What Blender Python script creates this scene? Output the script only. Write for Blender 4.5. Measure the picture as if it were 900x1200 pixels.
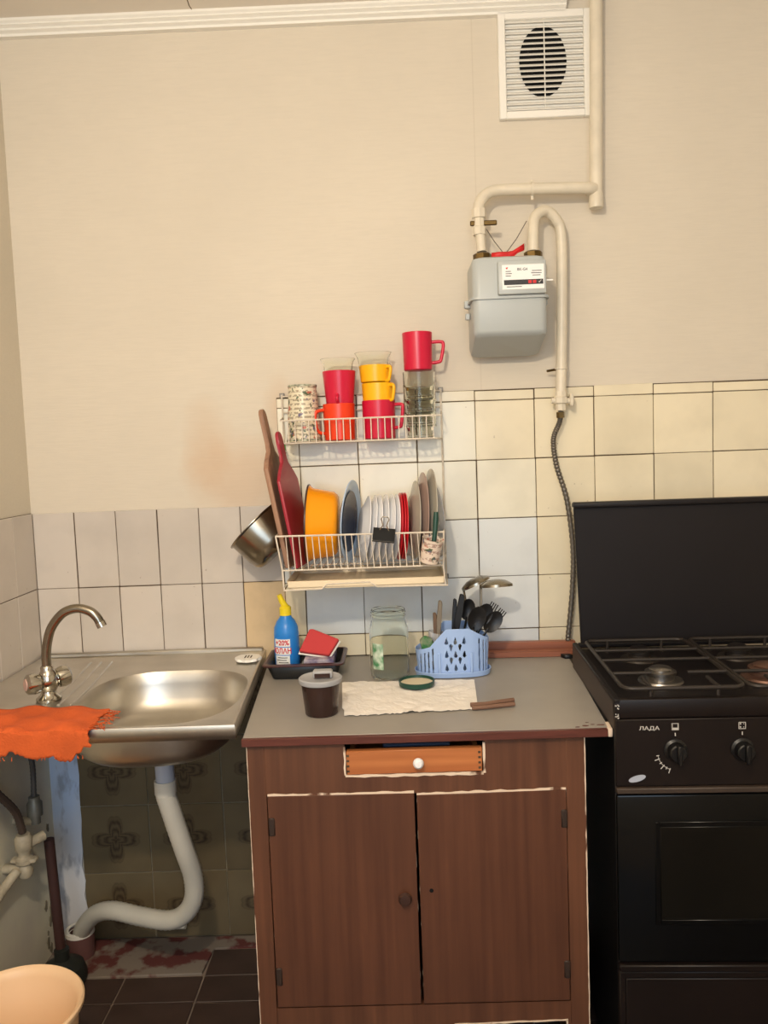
import bpy, bmesh, math, random
from mathutils import Matrix, Vector, noise
random.seed(7)
PI = math.pi
for o in list(bpy.data.objects): bpy.data.objects.remove(o)
SC = bpy.context.scene
COL = SC.collection

# ------------------------------------------------------------ camera
cd = bpy.data.cameras.new('camera'); cam = bpy.data.objects.new('camera', cd); COL.objects.link(cam)
yaw, pitch, roll = -0.01663, 0.07894, -0.03707
fw = Vector((math.sin(yaw)*math.cos(pitch), math.cos(yaw)*math.cos(pitch), -math.sin(pitch)))
r0 = Vector((math.cos(yaw), -math.sin(yaw), 0)); u0 = r0.cross(fw)
rt = r0*math.cos(roll) + u0*math.sin(roll); up = -r0*math.sin(roll) + u0*math.cos(roll)
m = Matrix((rt, up, -fw)).transposed().to_4x4(); m.translation = Vector((-0.2049, -2.1049, 1.2898))
cam.matrix_world = m
cd.sensor_fit = 'VERTICAL'; cd.sensor_height = 24; cd.lens = 966/1200*24; cd.clip_start = .02
SC.camera = cam
# ------------------------------------------------------------ light
w = bpy.data.worlds.new('world'); SC.world = w; w.use_nodes = True
w.node_tree.nodes['Background'].inputs[0].default_value = (.75, .85, 1, 1)
w.node_tree.nodes['Background'].inputs[1].default_value = .3
def light(name, kind, loc, energy, color, size=.1, sizey=None, target=None):
    l = bpy.data.lights.new(name, kind); l.energy = energy; l.color = color
    o = bpy.data.objects.new(name, l); COL.objects.link(o); o.location = loc
    if kind == 'AREA':
        l.shape = 'RECTANGLE'; l.size = size; l.size_y = sizey or size
        o.rotation_euler = (Vector(target)-Vector(loc)).to_track_quat('-Z', 'Y').to_euler()
    else: l.shadow_soft_size = size
    return o
light('ceiling_bulb', 'POINT', (-.42, -2.02, 1.94), 64, (1, .85, .65), .045)
light('window_daylight', 'AREA', (-.30, -3.26, 1.45), 23, (.62, .80, 1), 1.2, 1.2, (-.30, 0, 1.45))
SC.view_settings.view_transform = 'Standard'; SC.view_settings.look = 'None'
SC.view_settings.exposure = 0.0; SC.view_settings.gamma = 1; SC.view_settings.use_curve_mapping = False

# ------------------------------------------------------------ materials
def lin(c):
    return tuple(((v/255)/12.92 if v/255 <= .04045 else ((v/255+.055)/1.055)**2.4) for v in c[:3]) + (1,)
class NT:
    def __init__(s, mt): s.t = mt.node_tree; s.n = s.t.nodes; s.b = s.n['Principled BSDF']
    def new(s, ty, **k):
        n = s.n.new(ty)
        for a, v in k.items():
            if a in n.inputs: n.inputs[a].default_value = v
            else: setattr(n, a, v)
        return n
    def link(s, a, b): s.t.links.new(a, b)
    def math(s, op, a, b=None, c=None):
        n = s.n.new('ShaderNodeMath'); n.operation = op
        for i, v in enumerate((a, b, c)):
            if v is None: continue
            if hasattr(v, 'is_linked') or hasattr(v, 'node'): s.link(v, n.inputs[i])
            else: n.inputs[i].default_value = v
        return n.outputs[0]
    def mix(s, fac, a, b):
        n = s.n.new('ShaderNodeMix'); n.data_type = 'RGBA'
        for sock, v in ((n.inputs[0], fac), (n.inputs[6], a), (n.inputs[7], b)):
            if hasattr(v, 'node'): s.link(v, sock)
            else: sock.default_value = v
        return n.outputs[2]
    def ramp(s, v, a, b):
        n = s.n.new('ShaderNodeMapRange'); s.link(v, n.inputs[0]); n.inputs[1].default_value = a; n.inputs[2].default_value = b
        return n.outputs[0]
    def noise(s, scale, co=None, detail=4, st=None):
        n = s.n.new('ShaderNodeTexNoise'); n.inputs['Scale'].default_value = scale; n.inputs['Detail'].default_value = detail
        c = co or s.coord()
        if st:
            mp = s.n.new('ShaderNodeMapping'); mp.inputs['Scale'].default_value = st; s.link(c, mp.inputs[0]); c = mp.outputs[0]
        s.link(c, n.inputs['Vector']); return n.outputs[0]
    def coord(s):
        if not hasattr(s, 'c'): s.c = s.n.new('ShaderNodeTexCoord')
        return s.c.outputs['Object']
    def sep(s, v):
        n = s.n.new('ShaderNodeSeparateXYZ'); s.link(v, n.inputs[0]); return n.outputs
    def bump(s, h, strength=.3, dist=.002):
        n = s.n.new('ShaderNodeBump'); n.inputs['Strength'].default_value = strength; n.inputs['Distance'].default_value = dist
        s.link(h, n.inputs['Height']); s.link(n.outputs[0], s.b.inputs['Normal'])
def mat(name, col, rough=.5, metal=0, var=0, vs=6, bump=0, bs=60, st=None, col2=None, rnd=0, trans=0, ior=1.45, coat=0, alpha=1, sss=0):
    mt = bpy.data.materials.new(name); mt.use_nodes = True; t = NT(mt); b = t.b
    c = lin(col); b.inputs['Base Color'].default_value = c
    b.inputs['Roughness'].default_value = rough; b.inputs['Metallic'].default_value = metal
    b.inputs['Transmission Weight'].default_value = trans; b.inputs['IOR'].default_value = ior
    b.inputs['Coat Weight'].default_value = coat; b.inputs['Alpha'].default_value = alpha
    out = c
    if var or col2:
        c2 = lin(col2) if col2 else tuple(v*(1-var) for v in c[:3])+(1,)
        f = t.ramp(t.noise(vs, st=st), .35, .68)
        out = t.mix(f, c, c2)
    if rnd:
        oi = t.n.new('ShaderNodeObjectInfo')
        hs = t.n.new('ShaderNodeHueSaturation')
        t.link(t.math('MULTIPLY_ADD', oi.outputs['Random'], rnd, 1-rnd/2), hs.inputs['Value'])
        if hasattr(out, 'node'): t.link(out, hs.inputs['Color'])
        else: hs.inputs['Color'].default_value = out
        out = hs.outputs[0]
    if hasattr(out, 'node'): t.link(out, b.inputs['Base Color'])
    if bump: t.bump(t.noise(bs, st=st), bump)
    return mt
M = {}
def wallpaper(name, col, stain=True):
    mt = mat(name, col, .85); t = NT(mt)
    n1 = t.ramp(t.noise(2.2), .3, .7)
    base = t.mix(n1, lin(col), lin([v*.965 for v in col]))
    fib = t.noise(90, st=(.25, 1, 2.5), detail=3)
    base = t.mix(t.math('MULTIPLY', t.ramp(fib, .4, .7), .35), base, lin([v*.95 for v in col]))
    if stain:
        x, y, z = t.sep(t.coord())
        def blob(cx, cz, rx, rz, s):
            dx = t.math('DIVIDE', t.math('SUBTRACT', x, cx), rx); dz = t.math('DIVIDE', t.math('SUBTRACT', z, cz), rz)
            d = t.math('SQRT', t.math('ADD', t.math('MULTIPLY', dx, dx), t.math('MULTIPLY', dz, dz)))
            d = t.math('ADD', d, t.math('MULTIPLY', t.noise(9), 1.1))
            return t.math('MULTIPLY', t.ramp(d, 1.7, .9), s)
        f = t.math('ADD', blob(-.60, 1.21, .14, .13, .38), blob(-.68, 1.31, .06, .12, .28)); 
        f = t.math('ADD', f, blob(-.5, 1.40, .04, .08, .35))
        base = t.mix(f, base, lin((205, 166, 128)))
        # sheet seams
        for sx in (.018,):
            s = t.math('ABSOLUTE', t.math('SUBTRACT', x, sx))
            base = t.mix(t.math('MULTIPLY', t.ramp(s, .002, .0008), .12), base, lin((150, 130, 105)))
    t.link(base, t.b.inputs['Base Color']); t.bump(fib, .25, .0015)
    return mt
WP = (221, 211, 194)
M['wallpaper'] = wallpaper('wallpaper', WP)
M['wallpaper_side'] = wallpaper('wallpaper_side', (216, 207, 190), False)
def tilemat(name, col, stainamt=.12, rnd=.1, rough=.22):
    mt = mat(name, col, rough, rnd=rnd); t = NT(mt)
    src = [l.from_socket for l in mt.node_tree.links if l.to_socket == t.b.inputs['Base Color']][0]
    oi = t.n.new('ShaderNodeObjectInfo')
    v = t.n.new('ShaderNodeVectorMath'); v.operation = 'ADD'; t.link(t.coord(), v.inputs[0]); t.link(oi.outputs['Location'], v.inputs[1])
    f = t.ramp(t.noise(7, v.outputs[0]), .45, .75)
    c = t.mix(t.math('MULTIPLY', f, stainamt*4), src, lin([a*.86 for a in col]))
    sp = t.ramp(t.noise(70, v.outputs[0], 2), .72, .78)
    c = t.mix(t.math('MULTIPLY', sp, .45), c, lin((120, 95, 70)))
    t.link(c, t.b.inputs['Base Color'])
    t.bump(t.noise(14, v.outputs[0], 2), .12, .003)
    return mt
M['tile_cream'] = tilemat('tile_cream', (234, 223, 196))
M['tile_white'] = tilemat('tile_white', (229, 231, 228))
M['tile_pale'] = tilemat('tile_pale', (236, 230, 210))
M['tile_cool_light'] = tilemat('tile_cool_light', (228, 232, 233))  # same tiles; bluish shade and window light put into the base colour
M['tile_beige'] = tilemat('tile_beige', (205, 196, 186))
M['tile_stain'] = tilemat('tile_stained', (212, 187, 150), .25)
M['grout'] = mat('grout', (92, 76, 58), .9, var=.4, vs=30)
M['grout_light'] = mat('grout_light', (150, 140, 118), .9, var=.4, vs=30)
M['ceiling'] = mat('ceiling_paint', (236, 228, 216), .9, var=.06, vs=3)
M['white_plastic'] = mat('white_plastic', (243, 240, 232), .4)
M['paint_pipe'] = mat('cream_pipe_paint', (226, 216, 196), .35, var=.12, vs=20, bump=.15, bs=50)
M['steel'] = mat('brushed_steel', (205, 200, 190), .36, 1, var=.12, vs=12)
M['steel_dark'] = mat('worn_steel', (150, 142, 128), .24, 1, var=.2, vs=8)
M['chrome'] = mat('chrome', (190, 186, 176), .12, 1)
M['counter'] = mat('grey_counter', (156, 150, 142), .42, var=.10, vs=7)
M['plaster_low'] = mat('low_wall_paint', (234, 228, 202), .6, col2=(214, 206, 190), vs=4, bump=.3, bs=20)
M['blue_wash'] = mat('blue_whitewash', (176, 192, 220), .9, bump=.5, bs=25)
t = NT(M['blue_wash']); x_, y_, z_ = t.sep(t.coord())
f = t.ramp(t.math('ADD', z_, t.math('MULTIPLY', t.noise(9, st=(1, 1, .5)), .35)), .55, .35)
c_ = t.mix(f, lin((206, 226, 255)), lin((226, 226, 230)))
c_ = t.mix(t.math('MULTIPLY', t.ramp(t.noise(26, st=(1, 1, .4)), .52, .62), .55), c_, lin((120, 132, 152)))
t.link(c_, t.b.inputs['Base Color'])
M['floor_tile'] = mat('brown_floor_tile', (70, 54, 48), .4, var=.25, vs=12, rnd=.2)
M['floor_grout'] = mat('floor_grout', (150, 132, 116), .9, var=.3, vs=20)
M['concrete_red'] = mat('flaking_red_paint', (128, 62, 54), .8, bump=.5, bs=30)
t = NT(M['concrete_red']); f = t.ramp(t.noise(15, detail=8), .43, .52)
t.link(t.mix(f, lin((98, 50, 46)), lin((132, 120, 108))), t.b.inputs['Base Color'])
def woodmat(name, a, b, axis='z', rough=.42, scale=1.0, worn=False):
    mt = mat(name, a, rough); t = NT(mt)
    st = {'z': (28, 28, 1.1), 'x': (1.1, 28, 28), 'y': (28, 1.1, 28)}[axis]
    g = t.ramp(t.noise(2.2*scale, st=st, detail=6), .32, .7)
    c = t.mix(g, lin(a), lin(b))
    g2 = t.ramp(t.noise(3, detail=3), .35, .75); c = t.mix(t.math('MULTIPLY', g2, .35), c, lin([v*.72 for v in b]))
    if worn:
        s = t.ramp(t.noise(60, detail=1), .70, .74); c = t.mix(t.math('MULTIPLY', s, .5), c, lin((190, 150, 115)))
    t.link(c, t.b.inputs['Base Color']); t.bump(g, .1, .001); return mt
M['veneer'] = woodmat('brown_veneer', (98, 61, 43), (80, 48, 34))
M['veneer_h'] = woodmat('brown_veneer_frame', (106, 68, 48), (84, 52, 37), 'z')
M['edge_brown'] = mat('maroon_edge', (96, 52, 44), .35, var=.3, vs=14, st=(1, 10, 10))
M['orange_wood'] = woodmat('orange_wood', (196, 122, 70), (170, 98, 54), 'x')
M['lath'] = woodmat('reddish_lath', (172, 108, 82), (140, 84, 62), 'x')
M['board_wood'] = woodmat('cutting_board_wood', (176, 136, 108), (140, 104, 84), 'z', .6)
M['stick'] = woodmat('brown_stick', (138, 104, 84), (104, 74, 60), 'x', .7)
def chipped(name):
    mt = mat(name, (230, 205, 180), .8); t = NT(mt)
    f = t.ramp(t.noise(22, detail=6, st=(1, 1, .6)), .57, .64)
    t.link(t.mix(f, lin((222, 200, 178)), lin((96, 60, 42))), t.b.inputs['Base Color']); return mt
M['chipped'] = chipped('chipped_edge')
M['black_enamel'] = mat('dark_enamel', (27, 23, 24), .5, var=.2, vs=5)
M['brown_enamel'] = mat('brown_black_enamel', (26, 19, 17), .42, var=.25, vs=7)
M['side_enamel'] = mat('stove_side_enamel', (62, 50, 42), .5, var=.25, vs=5)
M['black_glass'] = mat('black_glass', (9, 10, 11), .2)
M['window_glass'] = mat('oven_window_glass', (17, 16, 13), .28, var=.3, vs=4)
M['black'] = mat('black_plastic', (15, 14, 15), .38)
M['iron'] = mat('grate_iron', (50, 44, 40), .5, .3)
M['alu'] = mat('burner_metal', (150, 146, 142), .35, 1)
M['rust'] = mat('rusty_burner_metal', (120, 92, 80), .5, .8)
M['hinge_dark'] = mat('dark_hinge', (48, 34, 27), .6)
M['clip_black'] = mat('matt_black', (12, 12, 13), .75)
for k_ in ('black_enamel', 'brown_enamel', 'black_glass', 'window_glass'): M[k_].node_tree.nodes['Principled BSDF'].inputs['Specular IOR Level'].default_value = .28
M['void'] = mat('void_black', (9, 8, 8), .9)
M['print_white'] = mat('white_print', (190, 186, 180), .5)
M['print_dark'] = mat('dark_print', (50, 48, 50), .5)
M['grey_meter'] = mat('grey_meter_paint', (180, 185, 184), .38, var=.05, vs=5)
M['label_white'] = mat('white_label', (240, 240, 238), .4)
M['red_tape'] = mat('red_tape', (214, 42, 44), .45, var=.15, vs=30)
M['brass'] = mat('brass_nut', (112, 92, 56), .35, .9, var=.4, vs=40)
M['hose_grey'] = mat('braided_hose', (112, 106, 98), .4, .6)
M['wire'] = mat('cream_coated_wire', (226, 214, 196), .4, var=.25, vs=40)
M['crimson'] = mat('crimson_plastic', (206, 26, 62), .28)
M['orange_red'] = mat('orange_red_plastic', (236, 66, 30), .3)
M['yellow'] = mat('yellow_plastic', (252, 186, 24), .3)
M['yellow_enamel'] = mat('yellow_enamel', (250, 160, 20), .22)
M['dark_rim'] = mat('dark_enamel_rim', (60, 36, 30), .3)
M['glass'] = mat('clear_glass', (252, 254, 250), .03, trans=1, ior=1.2)
M['glass_jar'] = mat('jar_glass', (250, 253, 249), .05, trans=1, ior=1.14)
M['clear_plastic'] = mat('clear_plastic', (240, 240, 242), .18, trans=.7, ior=1.2)
M['lid_plastic'] = mat('frosted_plastic', (196, 196, 198), .35, trans=.35, ior=1.2)
M['porcelain'] = mat('white_porcelain', (236, 236, 238), .18)
M['blue_plate'] = mat('blue_plate', (172, 198, 228), .2)
M['blue_centre'] = mat('dark_blue_centre', (58, 68, 92), .25)
M['red_plate'] = mat('red_plate', (206, 34, 46), .28)
M['grey_plate'] = mat('grey_plate', (176, 170, 156), .25)
M['mauve_plate'] = mat('mauve_plate', (160, 136, 126), .25)
M['red_board'] = mat('red_board', (158, 40, 56), .38)
M['green'] = mat('green_plastic', (72, 190, 84), .4)
M['dark_green'] = mat('dark_green', (24, 66, 54), .4)
M['bottle_blue'] = mat('blue_bottle', (44, 132, 216), .3)
M['cap_yellow'] = mat('yellow_cap', (240, 214, 40), .35)
M['print_red'] = mat('red_print', (206, 34, 54), .5)
M['tray_brown'] = mat('brown_tray', (74, 44, 42), .3)
M['tray_black'] = mat('black_tray', (30, 30, 30), .3)
M['cup_brown'] = mat('dark_brown_cup', (52, 34, 30), .25)
M['sponge'] = mat('red_sponge', (196, 66, 68), .9, bump=.4, bs=150)
M['purple'] = mat('purple_pack', (78, 66, 112), .5, col2=(190, 180, 190), vs=40)
M['paper'] = mat('white_paper', (240, 234, 226), .9, var=.08, vs=20)
M['basket_blue'] = mat('light_blue_plastic', (158, 186, 232), .35)
M['cloth'] = mat('orange_cloth', (212, 94, 40), .9, var=.2, vs=14, bump=.8, bs=240)
M['drain_white'] = mat('white_drain_plastic', (206, 202, 190), .45, var=.08, vs=10)
M['drain_grey'] = mat('grey_drain_coupling', (166, 172, 186), .45)
M['socket'] = mat('brown_socket', (110, 76, 74), .5)
M['peach'] = mat('peach_plastic', (238, 200, 158), .4)
M['rubber'] = mat('black_rubber', (34, 38, 36), .55)
M['cutlery_dark'] = mat('dark_cutlery', (30, 29, 30), .35, .4)
M['cream_tray'] = mat('cream_tray', (232, 214, 182), .4)
def printed(name, base, dark, rows=48, floral=True):
    mt = mat(name, base, .35); t = NT(mt); x, y, z = t.sep(t.coord())
    row = t.math('FRACT', t.math('MULTIPLY', z, rows*2))
    band = t.math('MULTIPLY', t.ramp(row, .45, .55), t.ramp(t.noise(160, detail=1), .45, .5))
    c = t.mix(t.math('MULTIPLY', band, .7), lin(base), lin(dark))
    if floral:
        for s, cc, th in ((46, (186, 104, 84), .64), (57, (84, 98, 72), .62), (63, (104, 96, 124), .66)):
            n = t.noise(s, detail=2); c = t.mix(t.ramp(n, th, th+.03), c, lin(cc))
    t.link(c, t.b.inputs['Base Color']); return mt
M['floral_tin'] = printed('floral_print_tin', (226, 216, 190), (128, 114, 90))
M['floral_cup'] = printed('floral_print_cup', (226, 208, 192), (150, 110, 96), 30)
M['green_label'] = mat('green_leaf_label', (60, 130, 80), .5, col2=(216, 226, 210), vs=60)
def floor_motif():
    mt = mat('olive_tile_with_brown_flower', (150, 140, 108), .35); t = NT(mt); x, y, z = t.sep(t.coord())
    r = t.math('SQRT', t.math('ADD', t.math('MULTIPLY', x, x), t.math('MULTIPLY', z, z)))
    a = t.math('ARCTAN2', z, x)
    p4 = t.math('POWER', t.math('ABSOLUTE', t.math('COSINE', t.math('MULTIPLY', a, 2))), 3.2)
    p8 = t.math('ABSOLUTE', t.math('SINE', t.math('MULTIPLY', a, 4)))
    R = t.math('ADD', t.math('MULTIPLY_ADD', p4, .036, .026), t.math('MULTIPLY', p8, .013))
    q = t.math('DIVIDE', r, R)
    petal = t.math('MULTIPLY', t.ramp(q, 1.03, .97), t.math('MULTIPLY_ADD', t.math('SINE', t.math('MULTIPLY', q, 19)), .3, .55))
    f = t.math('MULTIPLY', petal, t.math('MULTIPLY_ADD', t.noise(120, detail=1), .8, .4))
    base = t.mix(t.ramp(t.noise(5), .3, .7), lin((122, 108, 82)), lin((102, 90, 68)))
    t.link(t.mix(f, base, lin((42, 28, 25))), t.b.inputs['Base Color']); return mt
M['motif'] = floor_motif()

# ------------------------------------------------------------ mesh helpers
def finish(bm, smooth=40):
    me = bpy.data.meshes.new('m'); bmesh.ops.recalc_face_normals(bm, faces=bm.faces[:]); bm.to_mesh(me); bm.free()
    if smooth:
        for p in me.polygons: p.use_smooth = True
        me.set_sharp_from_angle(angle=math.radians(smooth))
    return me
WM = {}
def mw(o): return WM.get(o.name, Matrix())
def thing(name, label, cat, loc=(0, 0, 0), rot=(0, 0, 0), group=None):
    o = bpy.data.objects.new(name, None); COL.objects.link(o); o.empty_display_size = .02
    place(o, loc, rot); tag(o, label, cat, group); return o
def place(o, loc=(0, 0, 0), rot=(0, 0, 0)):
    o.location = loc; o.rotation_euler = rot
    WM[o.name] = Matrix.Translation(Vector(loc)) @ (o.rotation_euler.to_matrix().to_4x4())
def tag(o, label=None, cat=None, group=None, kind=None):
    for k, v in (('label', label), ('category', cat), ('group', group), ('kind', kind)):
        if v: o[k] = v
    return o
def part(name, bm, mt, parent=None, label=None, smooth=40, kind=None):
    """bm is in world coordinates; it is stored relative to the parent thing."""
    me = bm if isinstance(bm, bpy.types.Mesh) else finish(bm, smooth)
    o = bpy.data.objects.new(name, me); COL.objects.link(o)
    mt = M[mt] if isinstance(mt, str) else mt
    if mt and not me.materials: me.materials.append(mt)
    if parent is not None:
        me.transform(mw(parent).inverted()); o.parent = parent; WM[o.name] = mw(parent)
    tag(o, label, kind=kind); me.name = name
    return o
def solo(name, bm, mt, label, cat, base, group=None, smooth=40):
    o = part(name, bm, mt, None, None, smooth); o.data.transform(Matrix.Translation(-Vector(base))); o.location = base
    WM[o.name] = Matrix.Translation(Vector(base)); return tag(o, label, cat, group)
def struct(name, bm, mt, smooth=0):
    o = part(name, bm, mt, None, None, smooth); o['kind'] = 'structure'; return o
def dup(root, loc, rot=None, label=None, group=None):
    def cp(o, par):
        c = o.copy(); COL.objects.link(c); c.parent = par
        for ch in [k for k in o.children]: cp(ch, c)
        return c
    r = cp(root, None); r.location = loc
    if rot is not None: r.rotation_euler = rot
    if label: r['label'] = label
    if group: r['group'] = group
    return r
def box(x0, x1, y0, y1, z0, z1, bev=0, bm=None, seg=1, mtx=None):
    b = bmesh.new(); 
    bmesh.ops.create_cube(b, size=1)
    for v in b.verts: v.co = Vector(((x0+x1)/2+v.co.x*(x1-x0), (y0+y1)/2+v.co.y*(y1-y0), (z0+z1)/2+v.co.z*(z1-z0)))
    if bev: bmesh.ops.bevel(b, geom=b.edges[:], offset=bev, segments=seg, affect='EDGES', profile=.5)
    if mtx is not None: b.transform(mtx)
    return join(bm, b)
def join(bm, b):
    if bm is None: return b
    me = bpy.data.meshes.new('t'); b.to_mesh(me); b.free(); bm.from_mesh(me); bpy.data.meshes.remove(me); return bm
def prism(poly, lo, hi, axis='z', bev=0, bm=None, seg=1, mtx=None):
    """poly of 2D points; axis is the extrusion direction."""
    b = bmesh.new()
    def P(p, h): return {'z': (p[0], p[1], h), 'y': (p[0], h, p[1]), 'x': (h, p[0], p[1])}[axis]
    v0 = [b.verts.new(P(p, lo)) for p in poly]; v1 = [b.verts.new(P(p, hi)) for p in poly]
    n = len(poly); b.faces.new(v0); b.faces.new(v1[::-1])
    for i in range(n): b.faces.new((v0[i], v0[(i+1) % n], v1[(i+1) % n], v1[i]))
    if bev: bmesh.ops.bevel(b, geom=b.edges[:], offset=bev, segments=seg, affect='EDGES', profile=.5)
    if mtx is not None: b.transform(mtx)
    return join(bm, b)
def lathe(prof, seg=32, c=(0, 0, 0), mtx=None, bm=None, sx=1, sy=1):
    b = bmesh.new(); rings = []
    for r, z in prof:
        if r < 1e-5: rings.append([b.verts.new((0, 0, z))])
        else: rings.append([b.verts.new((sx*r*math.cos(2*PI*i/seg), sy*r*math.sin(2*PI*i/seg), z)) for i in range(seg)])
    for A, B in zip(rings, rings[1:]):
        for i in range(seg):
            j = (i+1) % seg
            if len(A) == 1 and len(B) == 1: continue
            if len(A) == 1: b.faces.new((A[0], B[i], B[j]))
            elif len(B) == 1: b.faces.new((A[i], A[j], B[0]))
            else: b.faces.new((A[i], A[j], B[j], B[i]))
    if mtx is not None: b.transform(mtx)
    b.transform(Matrix.Translation(c)); return join(bm, b)
def spline(pts, n=8):
    pts = [Vector(p) for p in pts]
    if len(pts) < 3: return pts
    P = [pts[0]*2-pts[1]] + pts + [pts[-1]*2-pts[-2]]; out = []
    for i in range(1, len(P)-2):
        for k in range(n):
            t = k/n; a, b, c, d = P[i-1:i+3]
            out.append(.5*((2*b)+(-a+c)*t+(2*a-5*b+4*c-d)*t*t+(-a+3*b-3*c+d)*t**3))
    out.append(pts[-1]); return out
def tube(pts, r, seg=8, closed=False, bm=None, smooth=0, caps=True):
    P = spline(pts, smooth) if smooth else [Vector(p) for p in pts]
    b = bmesh.new(); n = len(P); rings = []; prev = None
    for i, p in enumerate(P):
        if closed: tg = P[(i+1) % n]-P[i-1]
        else: tg = P[min(i+1, n-1)]-P[max(i-1, 0)]
        tg.normalize()
        if prev is None:
            a = Vector((0, 0, 1)) if abs(tg.z) < .9 else Vector((1, 0, 0)); u = tg.cross(a).normalized()
        else: u = (prev-tg*prev.dot(tg)).normalized()
        prev = u; v = tg.cross(u); rr = r[i] if isinstance(r, (list, tuple)) else r
        if callable(r): rr = r(i/(n-1))
        rings.append([b.verts.new(p+(u*math.cos(2*PI*k/seg)+v*math.sin(2*PI*k/seg))*rr) for k in range(seg)])
    for i in range(n if closed else n-1):
        A, B = rings[i], rings[(i+1) % n]
        for k in range(seg): b.faces.new((A[k], A[(k+1) % seg], B[(k+1) % seg], B[k]))
    if caps and not closed: b.faces.new(rings[0][::-1]); b.faces.new(rings[-1])
    return join(bm, b)
def cyl(p0, p1, r, seg=16, bm=None): return tube([p0, p1], r, seg, bm=bm)
def loft(rings, cap0=False, cap1=False, bm=None):
    b = bmesh.new(); R = [[b.verts.new(p) for p in r] for r in rings]; n = len(R[0])
    for A, B in zip(R, R[1:]):
        for k in range(n): b.faces.new((A[k], A[(k+1) % n], B[(k+1) % n], B[k]))
    if cap0: b.faces.new(R[0][::-1])
    if cap1: b.faces.new(R[-1])
    return join(bm, b)
def solid(o, th, off=-1):
    md = o.modifiers.new('thickness', 'SOLIDIFY'); md.thickness = th; md.offset = off; return o
def text(s, size, depth=.0004, align='CENTER', mtx=None, sx=1, bold=0):
    c = bpy.data.curves.new('t', 'FONT'); c.body = s; c.size = size; c.extrude = depth; c.align_x = align; c.align_y = 'CENTER'; c.offset = bold
    c.resolution_u = 3
    o = bpy.data.objects.new('t', c); COL.objects.link(o); bpy.context.view_layer.update()
    me = bpy.data.meshes.new_from_object(o.evaluated_get(bpy.context.evaluated_depsgraph_get()))
    bpy.data.objects.remove(o); bm = bmesh.new(); bm.from_mesh(me); bpy.data.meshes.remove(me)
    for v in bm.verts: v.co = Vector((v.co.x*sx, -v.co.z, v.co.y))     # stand up, facing -Y
    if mtx is not None: bm.transform(mtx)
    return bm
T = Matrix.Translation
def Rx(a): return Matrix.Rotation(a, 4, 'X')
def Ry(a): return Matrix.Rotation(a, 4, 'Y')
def Rz(a): return Matrix.Rotation(a, 4, 'Z')

# ------------------------------------------------------------ the room
XL, XR, YB, ZC = -1.152, 1.75, -3.3, 2.358
wall = struct('wall_back', box(XL, XR, .006, .12, 0, ZC), 'wallpaper')
wl = struct('wall_left', box(XL-.12, XL, YB, .12, 0, ZC), 'wallpaper_side')
struct('wall_right', box(XR, XR+.12, YB, .12, 0, ZC), 'wallpaper_side')
b = box(XL-.12, -1.0, YB-.12, YB, 0, ZC); box(.4, XR+.12, YB-.12, YB, 0, ZC, bm=b)
box(-1.0, .4, YB-.12, YB, 0, .75, bm=b); box(-1.0, .4, YB-.12, YB, 2.15, ZC, bm=b)
struct('wall_rear', b, 'wallpaper_side')
b = box(-1.0, -.94, YB-.1, YB-.03, .75, 2.15); box(.34, .4, YB-.1, YB-.03, .75, 2.15, bm=b)
box(-.94, .34, YB-.1, YB-.03, .75, .81, bm=b); box(-.94, .34, YB-.1, YB-.03, 2.09, 2.15, bm=b); box(-.33, -.27, YB-.1, YB-.03, .81, 2.09, bm=b)
struct('window_1', b, 'white_plastic')
ceil = struct('ceiling', box(XL-.12, XR+.12, YB-.12, .12, ZC, ZC+.1), 'ceiling')
part('crack', tube([(-.655, -.005, ZC), (-.66, -.05, ZC), (-.655, -.12, ZC), (-.67, -.2, ZC)], .0012, 4), 'grout', ceil)
flo = struct('floor', box(XL-.12, XR+.12, YB-.12, .12, -.1, -.004), 'floor_grout')
# cornice: stepped profile along the back wall
prof = [(.006, 2.358), (-.034, 2.358), (-.034, 2.352), (-.028, 2.348), (-.030, 2.344), (-.020, 2.340), (-.022, 2.335), (-.012, 2.331), (-.012, 2.325), (.006, 2.325)]
struct('trim_1', prism(prof, XL, .246, 'x'), 'white_plastic')

def tile_mesh(wd, hg, mt, th=.005):
    me = finish(box(-wd/2, wd/2, 0, th, -hg/2, hg/2, .0012), 0); me.materials.append(M[mt]); return me
TC = {}
def put_tile(x0, x1, z0, z1, mt, parent, gap=.0022, yf=0, name='tile', th=.005):
    wd, hg = round(x1-x0-gap, 4), round(z1-z0-gap, 4); k = (wd, hg, mt)
    if k not in TC: TC[k] = tile_mesh(wd, hg, mt, th)
    o = bpy.data.objects.new(name, TC[k]); COL.objects.link(o); o.parent = parent
    o.location = ((x0+x1)/2+random.uniform(-.0006, .0006), yf+random.uniform(-.0006, .0008), (z0+z1)/2+random.uniform(-.0006, .0006))
    o.rotation_euler = (random.uniform(-.003, .003), random.uniform(-.004, .004), random.uniform(-.003, .003))
    return o
part('grout', box(-.503, 1.3, .003, .0075, .75, 1.424), 'grout', wall)
part('grout', box(-1.148, -.503, .003, .0075, .742, 1.15), 'grout', wall)
part('grout', box(-1.076, -.29, .003, .0075, 0, .742), 'grout_light', wall)
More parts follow.
